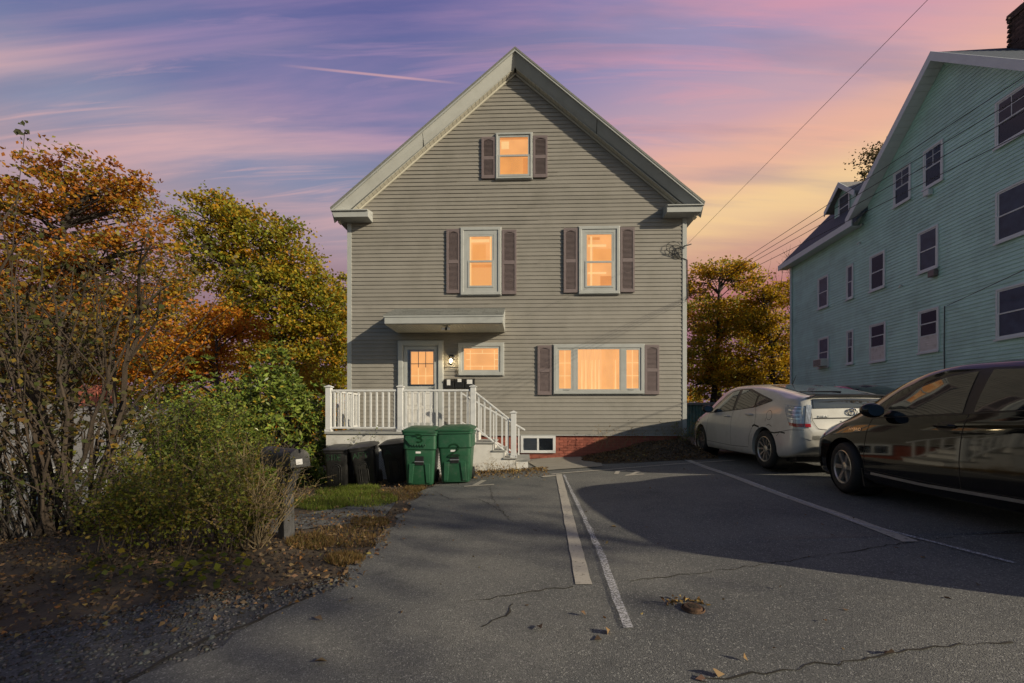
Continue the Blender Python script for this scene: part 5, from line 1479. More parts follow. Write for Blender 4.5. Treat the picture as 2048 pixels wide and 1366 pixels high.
# ================================================================== small things on the lot
vp = on_ground(1386, 1222)
vc = empty('valve_cover', (vp.x, vp.y, float(gz(vp.x, vp.y)) + .013)); vc.scale = (.85, .85, .85); tag(vc, 'rusty round utility valve cover ringed by dead leaves on the asphalt', 'valve cover')
MB().lathe([(.001, .022), (.060, .022), (.064, .016), (.066, 0), (.074, 0), (.078, .010), (.084, 0)], 28).build('cover', material('rusty_iron', (.10, .055, .03), .85, .35, 20, bump=.4), vc, smooth=True, angle=30)
b = MB()
for i in range(5): b.box(-.035 + .002 * i, .035 - .002 * i, -.034 + i * .015, -.028 + i * .015, .022, .027)
b.build('raised_ribs', 'bark', vc)

# ================================================================== overhead cables
def cable(name, pts, r, label, sag=.0, n=24, group='overhead cables'):
    P = []
    for a, b_ in zip(pts[:-1], pts[1:]):
        a, b_ = Vector(a), Vector(b_)
        for i in range(n):
            t = i / n; p = a.lerp(b_, t); p.z -= sag * 4 * t * (1 - t); P.append(p)
    P.append(Vector(pts[-1])); tag(MB().tube(P, r, 6).build(name, 'cable', smooth=True), label, 'cable', group)
def on_ray(px_, py_, d): return CAM + ray(px_, py_) * d
hp = at(1371, 492, -.05)
end = on_ray(1855, 0, 5.0); far = hp + (end - hp) * 2.3
cable('overhead_cable', [hp, far], .0035, 'single overhead cable rising from the beige house across the sky to the upper right', .0)
hq = at(1369, 600, -.04)
for (yy, dz, dd, lab) in ((150, .06, 4.6, 'topmost cable of the bundle crossing the mint house gable'), (186, .03, 4.6, 'second cable from the top crossing the mint house gable'), (219, .0, 4.6, 'third cable from the top crossing the mint house gable'), (262, -.05, 4.6, 'lowest cable of the bundle crossing the mint house gable')):
    e = on_ray(2048, yy, dd); q = hq + Vector((0, 0, dz)); cable('overhead_cable', [q, q + (e - q) * 2.2], .0045, lab, .02)
e0 = on_ray(1893, 612, 12.0 / ray(1893, 612).dot(PR) * .995); e1 = on_ray(2048, 540, 7.5)
cable('overhead_cable', [e0, e0 + (e1 - e0) * 1.6], .008, 'thin cable anchored low on the mint house wall beside the blind window', .0)
bw_ = empty('service_bracket', (hp.x, 0, hp.z)); tag(bw_, 'coiled service cables on a bracket at the beige house corner', 'cable bracket')
MB().tube([(-.02, -.02, .02), (.04, -.10, .0), (.12, -.12, .02)], .014, 6).build('bracket', 'steel', bw_)
for i in range(4):
    r_ = .09 + .03 * i; MB().tube([(-.16 - .05 * i + r_ * math.cos(t), -.05 - .01 * i, -.22 + .06 * i + r_ * .8 * math.sin(t)) for t in np.linspace(0, 2 * math.pi, 20)], .008, 5, cap=False).build('cable_coil', 'cable', bw_)
MB().tube([(0, -.03, 0), (-.25, -.04, -.05), (-.30, -.04, -.2), (0.05, -.04, -.35), (.06, -.04, -1.3), (0.02, -.04, hq.z - hp.z)], .009, 5).build('drop_cable', 'cable', bw_)

# ================================================================== neighbours
ran = empty('low_house', (-20, 4, -3)); tag(ran, 'low house with pale grey shingle roof seen through the left shrubs', 'house')
rx0, rx1 = -30 + 20, -13.9 + 20; ey0, ez0 = 2.2 - 4, -.55 + 3; ry1, rz1 = 5.8 - 4, 1.60 + 3
NC = 18
for i in range(NC):
    t0_, t1_ = i / NC, (i + 1) / NC; ya, yb = ey0 + (ry1 - ey0) * t0_, ey0 + (ry1 - ey0) * t1_; za, zb_ = ez0 + (rz1 - ez0) * t0_, ez0 + (rz1 - ez0) * t1_
    MB().hexa([(rx0, ya, za - .02), (rx1, ya, za - .02), (rx1, yb, zb_ - .02), (rx0, yb, zb_ - .02)], [(rx0, ya, za + .022), (rx1, ya, za + .022), (rx1, yb + .01, zb_ + .004), (rx0, yb + .01, zb_ + .004)]).build('shingle_course', 'shingle_pale', ran)
MB().hexa([(rx0, ry1, rz1 - .02), (rx1, ry1, rz1 - .02), (rx1, ry1 + 3.6, ez0), (rx0, ry1 + 3.6, ez0)], [(rx0, ry1, rz1 + .01), (rx1, ry1, rz1 + .01), (rx1, ry1 + 3.6, ez0 + .03), (rx0, ry1 + 3.6, ez0 + .03)]).build('roof', 'shingle_pale', ran)
MB().box(rx0, rx1, ey0 - .03, ey0 - .002, ez0 - .16, ez0 + .03).build('eave_board', 'white_old', ran)
MB().prism([(ey0 + .4, -.3), (ry1 + 3.2, -.3), (ry1 + 3.2, ez0 + .1), (ry1, rz1 - .1), (ey0 + .4, ez0 + .1)], rx0 + .3, rx1 - .3, 'x').build('wall', 'stucco', ran)
for xw in (-7.5, -4.6, -1.5, 1.6, 4.3):
    w_ = MB().frame(xw - .5, xw + .5, ez0 - 1.5, ez0 - .35, .08, ey0 + .34, ey0 + .399).build('window', 'white_old', ran)
    MB().box(xw - .42, xw + .42, ey0 + .37, ey0 + .39, ez0 - 1.42, ez0 - .43).build('pane', 'win_dark', w_); MB().box(xw - .42, xw + .42, ey0 + .35, ey0 + .369, ez0 - .96, ez0 - .90).build('meeting_rail', 'white_old', w_)
bevel(MB().box(2.0, 2.8, ry1 - .2, ry1 + .5, rz1 - .5, rz1 + .75).build('chimney', 'brick_red', ran), .02)
shd = empty('metal_shed', (7.9, 7.0, .2)); tag(shd, 'teal corrugated metal shed between the beige house and the yellow trees', 'shed')
P = [[(-1.3 + 2.6 * i / 78, -.04 * (i % 4 < 2), zz) for zz in (0, 1.35)] for i in range(79)]
MB().grid(P).build('corrugated_wall', 'teal', shd); MB().box(-1.25, 1.25, .03, 2.0, 0, 1.34).build('core', 'teal', shd); bevel(MB().box(-1.4, 1.4, -.15, 2.1, 1.352, 1.46).build('roof', 'shingle_pale', shd), .02)
MB().box(.1, .9, -.07, -.045, 0, 1.1).build('door', 'chimney', shd)

# ================================================================== plants
def frames(N, dirs=None, tilt=1.0):
    """random leaf axes: along and across"""
    a = rng.normal(size=(N, 3)) * np.array([1, 1, tilt])
    if dirs is not None: a = a * .55 + dirs
    a /= np.linalg.norm(a, axis=1)[:, None] + 1e-9
    b = rng.normal(size=(N, 3)); b -= (b * a).sum(1)[:, None] * a; b /= np.linalg.norm(b, axis=1)[:, None] + 1e-9
    return a, b
def leaf_mesh(name, C, size, col, aspect=.6, dirs=None, m='leaf', parent=None, tilt=1.0, flat=False, fold=.18):
    N = len(C); a, b = frames(N, dirs, tilt)
    if flat:
        b = b * np.array([1, 1, .25]); a = a * np.array([1, 1, .3])
        a /= np.linalg.norm(a, axis=1)[:, None]; b -= (b * a).sum(1)[:, None] * a; b /= np.linalg.norm(b, axis=1)[:, None]
    n = np.cross(a, b); s = np.asarray(size).reshape(-1, 1) * np.ones((N, 1))
    V = np.empty((N, 4, 3)); V[:, 0] = C; V[:, 1] = C + a * s * .5 + b * s * aspect * .5 + n * s * fold; V[:, 2] = C + a * s; V[:, 3] = C + a * s * .5 - b * s * aspect * .5 + n * s * fold
    me = bpy.data.meshes.new(name); me.vertices.add(4 * N); me.vertices.foreach_set('co', V.ravel().astype(np.float32))
    me.loops.add(4 * N); me.loops.foreach_set('vertex_index', np.arange(4 * N, dtype=np.int32)); me.polygons.add(N)
    me.polygons.foreach_set('loop_start', np.arange(0, 4 * N, 4, dtype=np.int32)); me.polygons.foreach_set('loop_total', np.full(N, 4, np.int32)); me.update()
    at_ = me.color_attributes.new('leaf_colour', 'FLOAT_COLOR', 'POINT')
    c4 = np.ones((N, 4, 4), np.float32); c4[:, :, :3] = col[:, None, :]; at_.data.foreach_set('color', c4.ravel())
    return link(name, me, m, parent)
def colours(N, pal, jit=.25, idx=None):
    P = np.array([p[0] for p in pal]); w = np.array([p[1] for p in pal], float); w /= w.sum()
    k = rng.choice(len(P), N, p=w) if idx is None else idx
    return np.clip(P[k] * rng.uniform(1 - jit, 1 + jit, (N, 1)) * rng.uniform(.92, 1.08, (N, 3)), 0, 1)
ORANGE = [((0.472, 0.195, 0.024), 4), ((0.354, 0.124, 0.021), 3), ((0.472, 0.295, 0.028), 3), ((0.260, 0.212, 0.033), 3)]
OLIVE = [((0.317, 0.299, 0.032), 5), ((0.464, 0.329, 0.027), 4), ((0.183, 0.213, 0.032), 3), ((0.512, 0.256, 0.024), 1.4)]
GOLD = [((0.586, 0.354, 0.022), 5), ((0.415, 0.305, 0.024), 3), ((0.220, 0.226, 0.029), 2), ((0.512, 0.232, 0.020), 1.2)]
MAPLE = [((.50, .20, .016), 5), ((.42, .14, .014), 3), ((.48, .29, .022), 2)]
def tree(name, label, base, blobs, nclus, per, lsize, pal, trunk, bark='bark', group='autumn trees around the houses', sig=.34, branches=60, seed=0, shade_pal=None):
    global rng
    rng = np.random.default_rng(seed + 100); rd = random.Random(seed)
    root = empty(name, base); tag(root, label, 'tree', group)
    B = np.array(blobs, float)
    vol = (B[:, 3] * B[:, 4] * B[:, 5]) ** .67; pick = rng.choice(len(B), nclus, p=vol / vol.sum())
    d = rng.normal(size=(nclus, 3)); d /= np.linalg.norm(d, axis=1)[:, None]
    r_ = rng.uniform(.30, 1.0, nclus) ** .55
    C = B[pick, :3] + d * r_[:, None] * B[pick, 3:6]
    # leaves per cluster, flattened sprays
    cs = rng.uniform(.6, 1.4, nclus); k = np.repeat(np.arange(nclus), per)
    N = len(k); off = rng.normal(size=(N, 3)) * np.array([sig, sig, sig * .40]) * cs[k][:, None]
    L = C[k] + off
    w = np.array([p[1] for p in pal], float); ci = rng.choice(len(pal), nclus, p=w / w.sum()); idx = ci[k].copy()
    mixm = rng.random(N) < .35; idx[mixm] = rng.choice(len(pal), mixm.sum(), p=w / w.sum())
    leaf_mesh('crown', L, rng.uniform(.7, 1.3, N) * lsize, colours(N, pal, .3, idx), .62, parent=root, tilt=.7)
    # trunk, limbs and branches
    tb = MB(); top = B[np.argmax(B[:, 2])]
    h = top[2]; lean = Vector((top[0], top[1], 0))
    def axis(t): return Vector((lean.x * t ** 1.5 + .12 * math.sin(5 * t), lean.y * t ** 1.5 + .1 * math.cos(4 * t) - .1, h * t))
    tb.tube([axis(i / 12) for i in range(13)], [trunk * (1 - .80 * i / 12) * (1.25 if i == 0 else 1) for i in range(13)], 9); tb.build('trunk', bark, root, smooth=True)
    br = MB()
    for bl in B:
        c = Vector(bl[:3]); t0_ = min(.85, max(.22, (c.z - max(bl[3], bl[4]) * .7) / h)); p0 = axis(t0_)
        mid = p0.lerp(c, .5) + Vector((rd.uniform(-.3, .3), rd.uniform(-.3, .3), rd.uniform(-.1, .4)))
        br.tube([p0, p0.lerp(mid, .5), mid, mid.lerp(c, .6), c], [trunk * .45, trunk * .38, trunk * .28, trunk * .2, trunk * .10], 6)
    for i in rng.choice(nclus, min(branches, nclus), replace=False):
        c = Vector(C[i]); bl = B[pick[i]]; p0 = axis(min(.9, max(.25, (c.z - 1.2) / h))) if rd.random() < .35 else Vector(bl[:3]).lerp(axis(min(.9, max(.25, bl[2] / h))), rd.uniform(.1, .6))
        mid = p0.lerp(c, .55) + Vector((rd.uniform(-.25, .25), rd.uniform(-.25, .25), rd.uniform(-.05, .3)))
        br.tube([p0, mid, c + Vector((0, 0, .05))], [trunk * .16, trunk * .10, .008], 5, cap=False)
    br.build('branches', bark, root, smooth=True, fix=False)
    return root
def tree_px(name, label, cx, yw, blobs_px, **k):
    """blobs given as seen: (column, row, half width, half height) at the distance of the tree"""
    x = at(cx, HOR, yw).x; d = yw + CAMD; z0 = float(gz(x, yw)); s_ = d / FOC; bl = []
    for (c, r_, hw, hh) in blobs_px:
        p = at(c, r_, yw); bl.append((p.x - x, random.uniform(-.3, .3) * hw * s_, p.z - z0, hw * s_, hw * s_ * .85, hh * s_))
    return tree(name, label, (x, yw, z0 - .05), bl, **k)
random.seed(5)
tree_px('oak_tree', 'large rust-orange oak at the left edge behind the pale roof', 120, 8.0,
        [(60, 420, 110, 60), (180, 370, 110, 60), (130, 345, 90, 45), (270, 400, 60, 50), (60, 540, 130, 60), (200, 520, 130, 70), (310, 500, 60, 60), (120, 640, 150, 60), (260, 630, 110, 60), (-20, 480, 90, 90), (-40, 640, 90, 80)],
        nclus=560, per=44, lsize=.18, pal=ORANGE, trunk=.30, seed=1, branches=210, bark='bark_dark', sig=.30)
tree_px('oak_tree', 'tall olive-green and gold oak left of the beige house', 505, 15.0,
        [(430, 440, 65, 50), (500, 470, 80, 60), (560, 490, 65, 55), (600, 540, 55, 50), (470, 540, 80, 55), (560, 590, 85, 55), (620, 620, 60, 55), (500, 640, 60, 40), (640, 680, 60, 50), (650, 620, 50, 50), (590, 690, 60, 45), (540, 690, 50, 40), (400, 500, 45, 50), (440, 410, 40, 30), (650, 580, 35, 35)],
        nclus=700, per=44, lsize=.21, pal=OLIVE, trunk=.30, seed=2, branches=210, bark='bark_dark', sig=.34)
tree_px('maple_tree', 'small bright orange maple in front of the olive-green oak', 440, 4.5,
        [(460, 640, 55, 36), (420, 670, 60, 36), (500, 655, 26, 26), (350, 690, 60, 34), (270, 700, 60, 34), (310, 740, 80, 30), (400, 720, 70, 34)],
        nclus=250, per=46, lsize=.12, pal=MAPLE, trunk=.10, seed=3, branches=60, bark='bark_dark', sig=.24)
tree_px('maple_tree', 'low yellow-green maple beside the left corner of the beige house', 655, 16.5,
        [(660, 650, 44, 34), (625, 710, 56, 36), (680, 720, 40, 40), (655, 765, 60, 30), (690, 620, 30, 40), (600, 760, 60, 30), (685, 570, 26, 30)],
        nclus=260, per=50, lsize=.18, pal=[((.42, .33, .022), 5), ((.27, .25, .026), 4), ((.17, .20, .028), 2)], trunk=.11, seed=4, branches=45, bark='bark_dark', sig=.25)
tree_px('maple_tree', 'tall gold and green maple right beside the beige house wall', 1425, 15.0,
        [(1400, 560, 40, 36), (1440, 545, 36, 30), (1480, 560, 34, 34), (1410, 630, 48, 40), (1470, 640, 46, 40), (1400, 710, 46, 40), (1450, 730, 50, 40), (1390, 770, 40, 30)],
        nclus=300, per=44, lsize=.17, pal=GOLD, trunk=.20, seed=5, branches=110, bark='bark_dark', sig=.29)
tree_px('maple_tree', 'broad yellow maple against the far corner of the mint house', 1545, 13.5,
        [(1520, 580, 34, 30), (1560, 590, 36, 30), (1500, 650, 46, 36), (1560, 660, 46, 36), (1530, 720, 60, 36), (1580, 730, 40, 36), (1560, 780, 50, 24), (1480, 760, 50, 26)],
        nclus=260, per=44, lsize=.165, pal=[((.52, .32, .016), 6), ((.40, .27, .02), 4), ((.24, .20, .024), 2)], trunk=.18, seed=6, branches=100, bark='bark_dark', sig=.28)
tree_px('maple_tree', 'dark olive maple filling the gap low behind the metal shed', 1440, 24.0,
        [(1390, 640, 50, 50), (1450, 640, 60, 50), (1520, 650, 60, 50), (1410, 740, 60, 50), (1500, 750, 70, 45), (1580, 700, 50, 60)],
        nclus=300, per=44, lsize=.22, pal=OLIVE, trunk=.22, seed=8, branches=60, bark='bark_dark', sig=.5)
tree_px('roadside_tree', 'dark leafy tree top showing above the mint house roof', 1745, 15.5,
        [(1745, 325, 26, 26), (1758, 300, 16, 16), (1740, 370, 24, 24)], nclus=70, per=16, lsize=.15, pal=[((.05, .05, .02), 3), ((.10, .07, .02), 1)], trunk=.14, seed=9, branches=60, bark='bark_dark', sig=.3)
tree_px('maple_tree', 'golden undergrowth maple low between the rust-orange and olive oaks', 330, 12.5,
        [(300, 600, 90, 50), (380, 640, 80, 50), (250, 690, 110, 50), (400, 720, 110, 50), (520, 730, 90, 45), (600, 760, 90, 36), (100, 740, 130, 40), (340, 560, 50, 40)],
        nclus=420, per=40, lsize=.17, pal=[((.42, .25, .022), 4), ((.31, .24, .024), 4), ((.20, .20, .026), 3), ((.44, .18, .018), 2)], trunk=.16, seed=12, branches=60, bark='bark_dark', sig=.38)
tree_px('oak_tree', 'orange-brown oak filling the left edge low behind the pale roof', 40, 14.0,
        [(-60, 600, 110, 60), (60, 640, 120, 60), (180, 620, 90, 60), (-40, 720, 130, 50), (120, 730, 130, 50), (230, 740, 80, 40)],
        nclus=330, per=40, lsize=.2, pal=ORANGE, trunk=.2, seed=13, branches=60, bark='bark_dark', sig=.42)
# bare tree above the far eave
bt = empty('bare_tree', (at(1610, HOR, 17).x, 17, .8)); tag(bt, 'bare twiggy tree above the far eave of the mint house', 'tree')
rd = random.Random(21)
def grow(b, p, d, L, r_, lvl, mx):
    n = 4; pts = [p]; 
    for i in range(n):
        d = (d + Vector((rd.uniform(-.22, .22), rd.uniform(-.22, .22), rd.uniform(-.05, .18)))).normalized(); pts.append(pts[-1] + d * L / n)
    b.tube(pts, [r_ * (1 - .55 * i / n) for i in range(n + 1)], 5, cap=False)
    if lvl < mx:
        for i in range(rd.randint(2, 4)):
            q = pts[rd.randint(2, n)]; dd = (d + Vector((rd.uniform(-.8, .8), rd.uniform(-.8, .8), rd.uniform(-.1, .5)))).normalized(); grow(b, q, dd, L * rd.uniform(.55, .8), r_ * .5, lvl + 1, mx)
b = MB(); b.tube([(0, 0, 0), (.1, 0, 3), (0, .1, 6.5)], [.2, .15, .10], 8); b.build('trunk', 'bark', bt, smooth=True)
b = MB()
for i in range(7): grow(b, Vector((0, .1, 5.0 + .3 * i)), Vector((rd.uniform(-.9, .9), rd.uniform(-.5, .5), 1)).normalized(), 2.4, .06, 0, 3)
b.build('branches', 'bark', bt, fix=False)

# far wood along the left and behind everything
def far_wood():
    n = 2600; th = rng.uniform(-1.15, 1.0, n); d = rng.uniform(44, 60, n); x = d * np.sin(th); y = d * np.cos(th) - CAMD
    z = rng.uniform(-3, 4.2, n) + 1.2 * np.sin(th * 9) + .8 * np.sin(th * 23 + 1); C = np.stack([x, y, z], 1)
    k = np.repeat(np.arange(n), 22); N = len(k); L = C[k] + rng.normal(size=(N, 3)) * np.array([.9, .9, .6])
    o = leaf_mesh('far_wood', L, rng.uniform(.3, .6, N), colours(N, OLIVE + ORANGE[:1], .3, None), .7, m='leaf'); tag(o, 'distant autumn wood closing the view behind the houses', 'woodland', kind='stuff')
rng = np.random.default_rng(3); far_wood()

# ---- shrubs
def shrub(name, label, base, stems, stem_fn, leaves, lsize, pal, m_stem, m_leaf='leaf', aspect=.6, seed=0, group='shrubs on the left verge', sub=3, leaf_from=.35, spread=.10, cat='shrub', tilt=.8):
    """stems from a clump; stem_fn(rd) -> (end offset, length scale, radius)"""
    global rng
    rd = random.Random(seed); rng = np.random.default_rng(seed + 500); root = empty(name, base); tag(root, label, cat, group)
    b = MB(); tips = []
    for i in range(stems):
        p0, e, r_ = stem_fn(rd); p0 = Vector(p0); e = Vector(e); L = (e - p0).length
        bend = Vector((rd.uniform(-.12, .12), rd.uniform(-.12, .12), rd.uniform(0, .15))) * L
        pts = [p0 + (e - p0) * t + bend * math.sin(math.pi * t) + Vector((rd.uniform(-.015, .015), rd.uniform(-.015, .015), 0)) * L for t in np.linspace(0, 1, 8)]
        b.tube(pts, [r_ * (1 - .8 * k / 7) for k in range(8)], 6, cap=False)
        for k in range(8):
            if k / 7 >= leaf_from: tips.append(pts[k])
        for s_ in range(sub):
            k = rd.randint(2, 6); q = pts[k]; dd = ((e - p0).normalized() + Vector((rd.uniform(-.9, .9), rd.uniform(-.9, .9), rd.uniform(-.2, .6)))).normalized(); l2 = L * rd.uniform(.15, .38)
            q2 = q + dd * l2; mid = q.lerp(q2, .5) + Vector((rd.uniform(-.05, .05), rd.uniform(-.05, .05), .04)) * L
            b.tube([q, mid, q2], [r_ * .4, r_ * .25, r_ * .1 + .001], 5, cap=False); tips += [mid, q2, q.lerp(q2, .75)]
            for u in range(2):
                q3 = mid.lerp(q2, rd.random()) + Vector((rd.uniform(-1, 1), rd.uniform(-1, 1), rd.uniform(-.3, 1))).normalized() * l2 * .45; b.tube([mid, q3], [r_ * .2, .001], 4, cap=False); tips.append(q3)
    b.build('stems', m_stem, root, smooth=True, fix=False)
    if leaves:
        T = np.array([t[:] for t in tips]); C = T[rng.integers(len(T), size=leaves)] + rng.normal(size=(leaves, 3)) * spread
        leaf_mesh('foliage', C, rng.uniform(.6, 1.3, leaves) * lsize, colours(leaves, pal, .3), aspect, parent=root, m=m_leaf, tilt=tilt)
    return root
LILAC = [((.115, .100, .030), 4), ((.075, .085, .028), 4), ((.26, .17, .03), 2), ((.15, .085, .03), 1.5)]
p = Vector((at(150, HOR, -5.4).x, -5.4, 0))
def st_lilac(rd):
    a = rd.uniform(-1.25, 1.25); h = rd.uniform(2.0, 4.0); return (rd.uniform(-.55, .45), rd.uniform(-.25, .3), 0), (a * h * .42 + rd.uniform(-.3, .3), rd.uniform(-.5, .8), h), rd.choice((.018, .022, .03, .045, .055))
shrub('lilac_shrub', 'tall leggy multi-stemmed shrub with sparse yellowing leaves at left', (p.x, p.y, float(gz(p.x, p.y)) - .05), 22, st_lilac, 2500, .068, LILAC, 'bark', aspect=.75, seed=31, sub=6, leaf_from=.45, spread=.09)
p = Vector((at(10, HOR, -5.2).x, -5.2, 0))
def st_l2(rd):
    h = rd.uniform(1.6, 3.6); return (rd.uniform(-.3, .3), rd.uniform(-.2, .2), 0), (rd.uniform(-.9, .5), rd.uniform(-.4, .5), h), rd.uniform(.016, .040)
shrub('lilac_shrub', 'dark thicket of bare stems at the far left edge', (p.x, p.y + .2, float(gz(p.x, p.y)) - .05), 12, st_l2, 1300, .062, LILAC, 'bark', aspect=.75, seed=32, sub=5, leaf_from=.4, spread=.09)
# one tall shoot with a leaf tuft against the sky
tw = at(50, 262, p.y + .15); ts = empty('tall_shoot', (tw.x - .15, p.y + .15, float(gz(tw.x, p.y)))); tag(ts, 'lone tall shoot tipped with a leaf tuft against the sky', 'shoot')
hz = tw.z - ts.location.z
MB().tube([(-.2, 0, 0), (-.12, .02, hz * .4), (-.02, 0, hz * .75), (.15, 0, hz)], [.014, .010, .006, .003], 6).build('stem', 'bark', ts)
rng = np.random.default_rng(77); C = np.array([(.15, 0, hz)] * 16 + [(.02, 0, hz * .8)] * 8 + [(-.08, 0, hz * .6)] * 8) + rng.normal(size=(32, 3)) * .05
tag(leaf_mesh('leaf_tuft', C, rng.uniform(.06, .10, 32), colours(32, [((.075, .085, .04), 3), ((.13, .12, .05), 1)]), .7, parent=ts), kind='stuff')
# low dark tangle under the lilac
p = Vector((at(140, HOR, -5.6).x, -5.6, 0))
def st_tangle(rd):
    x = rd.uniform(-1.1, .9); y = rd.uniform(-.2, .5); return (x, y, 0), (x + rd.uniform(-.5, .5), y + rd.uniform(-.3, .3), rd.uniform(.35, .9)), rd.uniform(.006, .014)
shrub('undergrowth_shrub', 'low dark tangle of twigs at the base of the left shrubs', (p.x, p.y + .1, float(gz(p.x, p.y)) - .03), 90, st_tangle, 2600, .040, [((.045, .060, .018), 4), ((.09, .085, .025), 2), ((.16, .10, .03), 1)], 'bark_dark', seed=33, sub=3, leaf_from=.2, spread=.07)
# rhododendron: leaves in whorls over a mound
def mound(name, label, c, rad, n, lsize, pal, m, aspect, seed, per=9, lump=.18, group='shrubs on the left verge'):
    global rng
    rng = np.random.default_rng(seed); rd = random.Random(seed); root = empty(name, c); tag(root, label, 'shrub', group)
    d = rng.normal(size=(n, 3)); d[:, 2] = np.abs(d[:, 2]) * 1.1 - .25; d /= np.linalg.norm(d, axis=1)[:, None]
    f = 1 + lump * (np.sin(d[:, 0] * 7 + 1) * np.cos(d[:, 2] * 6) + .6 * np.sin(d[:, 1] * 11 + d[:, 2] * 9)); rr = f * rng.uniform(.55, 1.0, n) ** .4
    C = d * rr[:, None] * np.array(rad); C[:, 2] = np.maximum(C[:, 2], .05)
    k = np.repeat(np.arange(n), per); N = len(k); out = d[k] * .75 + np.array([0, 0, .35]); out /= np.linalg.norm(out, axis=1)[:, None]
    t = rng.normal(size=(N, 3)); t -= (t * out).sum(1)[:, None] * out; t /= np.linalg.norm(t, axis=1)[:, None]; dirs = t * .95 + out * .45
    leaf_mesh('foliage', C[k] + rng.normal(size=(N, 3)) * .012, rng.uniform(.7, 1.25, N) * lsize, colours(N, pal, .28), aspect, dirs * 1.6, m, root)
    b = MB()
    for i in rng.choice(n, min(n, 90), replace=False):
        e = Vector(C[i]); s_ = Vector((rd.uniform(-.3, .3), rd.uniform(-.3, .3), 0)); b.tube([s_, s_.lerp(e, .5) + Vector((rd.uniform(-.1, .1), rd.uniform(-.1, .1), .12)), e], [.022, .013, .004], 5, cap=False)
    b.build('stems', 'bark_dark', root, fix=False); return root
RHODO = [((.13, .18, .030), 5), ((.18, .22, .040), 4), ((.08, .115, .026), 3), ((.30, .23, .04), .6)]
q = at(545, HOR, -1.3); mound('rhododendron', 'large glossy green rhododendron between the mailbox and the porch', (q.x, -1.3, float(gz(q.x, -1.3)) - .05), (1.5, 1.2, 2.72), 1600, .135, RHODO, 'leaf_gloss', .34, 41)
q = at(400, HOR, -2.6); mound('rhododendron', 'dark green mounded shrub behind the privet, left of the rhododendron', (q.x, -2.6, float(gz(q.x, -2.6)) - .05), (1.15, 1.0, 2.35), 620, .095, RHODO, 'leaf_gloss', .42, 42)
PRIVET = [((.15, .20, .034), 5), ((.21, .23, .04), 3), ((.30, .23, .04), 1.2), ((.09, .125, .026), 2)]
q = at(400, HOR, -4.3)
def st_pr(rd):
    x = rd.uniform(-.8, .8); return (x * .6, rd.uniform(-.4, .4), 0), (x + rd.uniform(-.35, .35), rd.uniform(-.6, .6), rd.uniform(.8, 1.75) * (1 - .30 * max(0, x))), rd.uniform(.008, .018)
shrub('privet_shrub', 'fine-leaved green privet overgrowing the mailbox', (q.x, -4.3, float(gz(q.x, -4.3)) - .05), 50, st_pr, 15000, .050, PRIVET, 'bark', aspect=.5, seed=34, sub=5, leaf_from=.2, spread=.085)
q = at(300, HOR, -4.9)
def st_p2(rd):
    x = rd.uniform(-.55, .55); return (x * .6, rd.uniform(-.3, .3), 0), (x + rd.uniform(-.3, .3), rd.uniform(-.4, .4), rd.uniform(.8, 1.75)), rd.uniform(.006, .014)
shrub('privet_shrub', 'bright green small-leaved bush in front of the pale roof', (q.x, -4.9, float(gz(q.x, -4.9)) - .05), 24, st_p2, 3000, .042, [((.085, .120, .02), 4), ((.06, .08, .02), 3), ((.13, .13, .03), 1)], 'bark', aspect=.55, seed=35, sub=4, leaf_from=.25, spread=.08)
p = on_ground(505, 1092)
def st_fo(rd):
    a = rd.uniform(-1, 1); h = rd.uniform(.45, 1.05); return (rd.uniform(-.16, .16), rd.uniform(-.1, .1), 0), (a * .62, rd.uniform(-.3, .3), h), rd.uniform(.004, .009)
shrub('forsythia_shrub', 'straw-coloured twiggy bush at the foot of the mailbox post', (p.x, p.y, float(gz(p.x, p.y)) - .02), 60, st_fo, 1500, .034, [((.26, .19, .04), 4), ((.17, .16, .04), 3), ((.10, .12, .03), 2)], 'straw', aspect=.55, seed=36, sub=3, leaf_from=.3, spread=.05)
p = on_ground(370, 1105)
def st_un(rd):
    x = rd.uniform(-.9, .7); return (x, rd.uniform(-.3, .35), 0), (x + rd.uniform(-.3, .3), rd.uniform(-.4, .4), rd.uniform(.35, .95)), rd.uniform(.004, .009)
shrub('undergrowth_shrub', 'yellow-green leafy undergrowth between the lilac and the twiggy bush', (p.x, p.y, float(gz(p.x, p.y)) - .02), 64, st_un, 7000, .038, [((.19, .19, .03), 4), ((.13, .16, .026), 4), ((.27, .20, .045), 2)], 'bark', aspect=.6, seed=37, sub=3, leaf_from=.2, spread=.06)
def st_sm(rd): return (0, 0, 0), (rd.uniform(-.25, .25), rd.uniform(-.1, .1), rd.uniform(.3, .75)), .005
q = at(716, HOR, -2.15); shrub('sapling', 'small leafy sapling in front of the porch lattice', (q.x, -2.12, float(gz(q.x, -2.1))), 7, lambda rd: ((0, 0, 0), (rd.uniform(-.2, .25), rd.uniform(-.1, .1), rd.uniform(.6, 1.05)), .005), 130, .045, PRIVET, 'bark', seed=38, sub=2, cat='sapling', leaf_from=.5, spread=.04)
DRYP = [((.24, .15, .05), 4), ((.16, .09, .035), 3), ((.30, .20, .07), 2)]
q = on_ground(1000, 950)
def st_dw(rd):
    x = rd.uniform(-.55, .55); return (x, rd.uniform(-.06, .06), 0), (x + rd.uniform(-.15, .15), rd.uniform(-.15, .05), rd.uniform(.08, .30)), .003
shrub('dry_weeds', 'strip of dry brown weeds at the foot of the stair skirt', (at(990, HOR, -2.0).x, -1.98, float(gz(-.6, -2.0))), 46, st_dw, 260, .026, DRYP, 'straw', m_leaf='leaf_dry', seed=39, sub=2, cat='weeds', group='dry weeds by the foundation', leaf_from=.2, spread=.03)
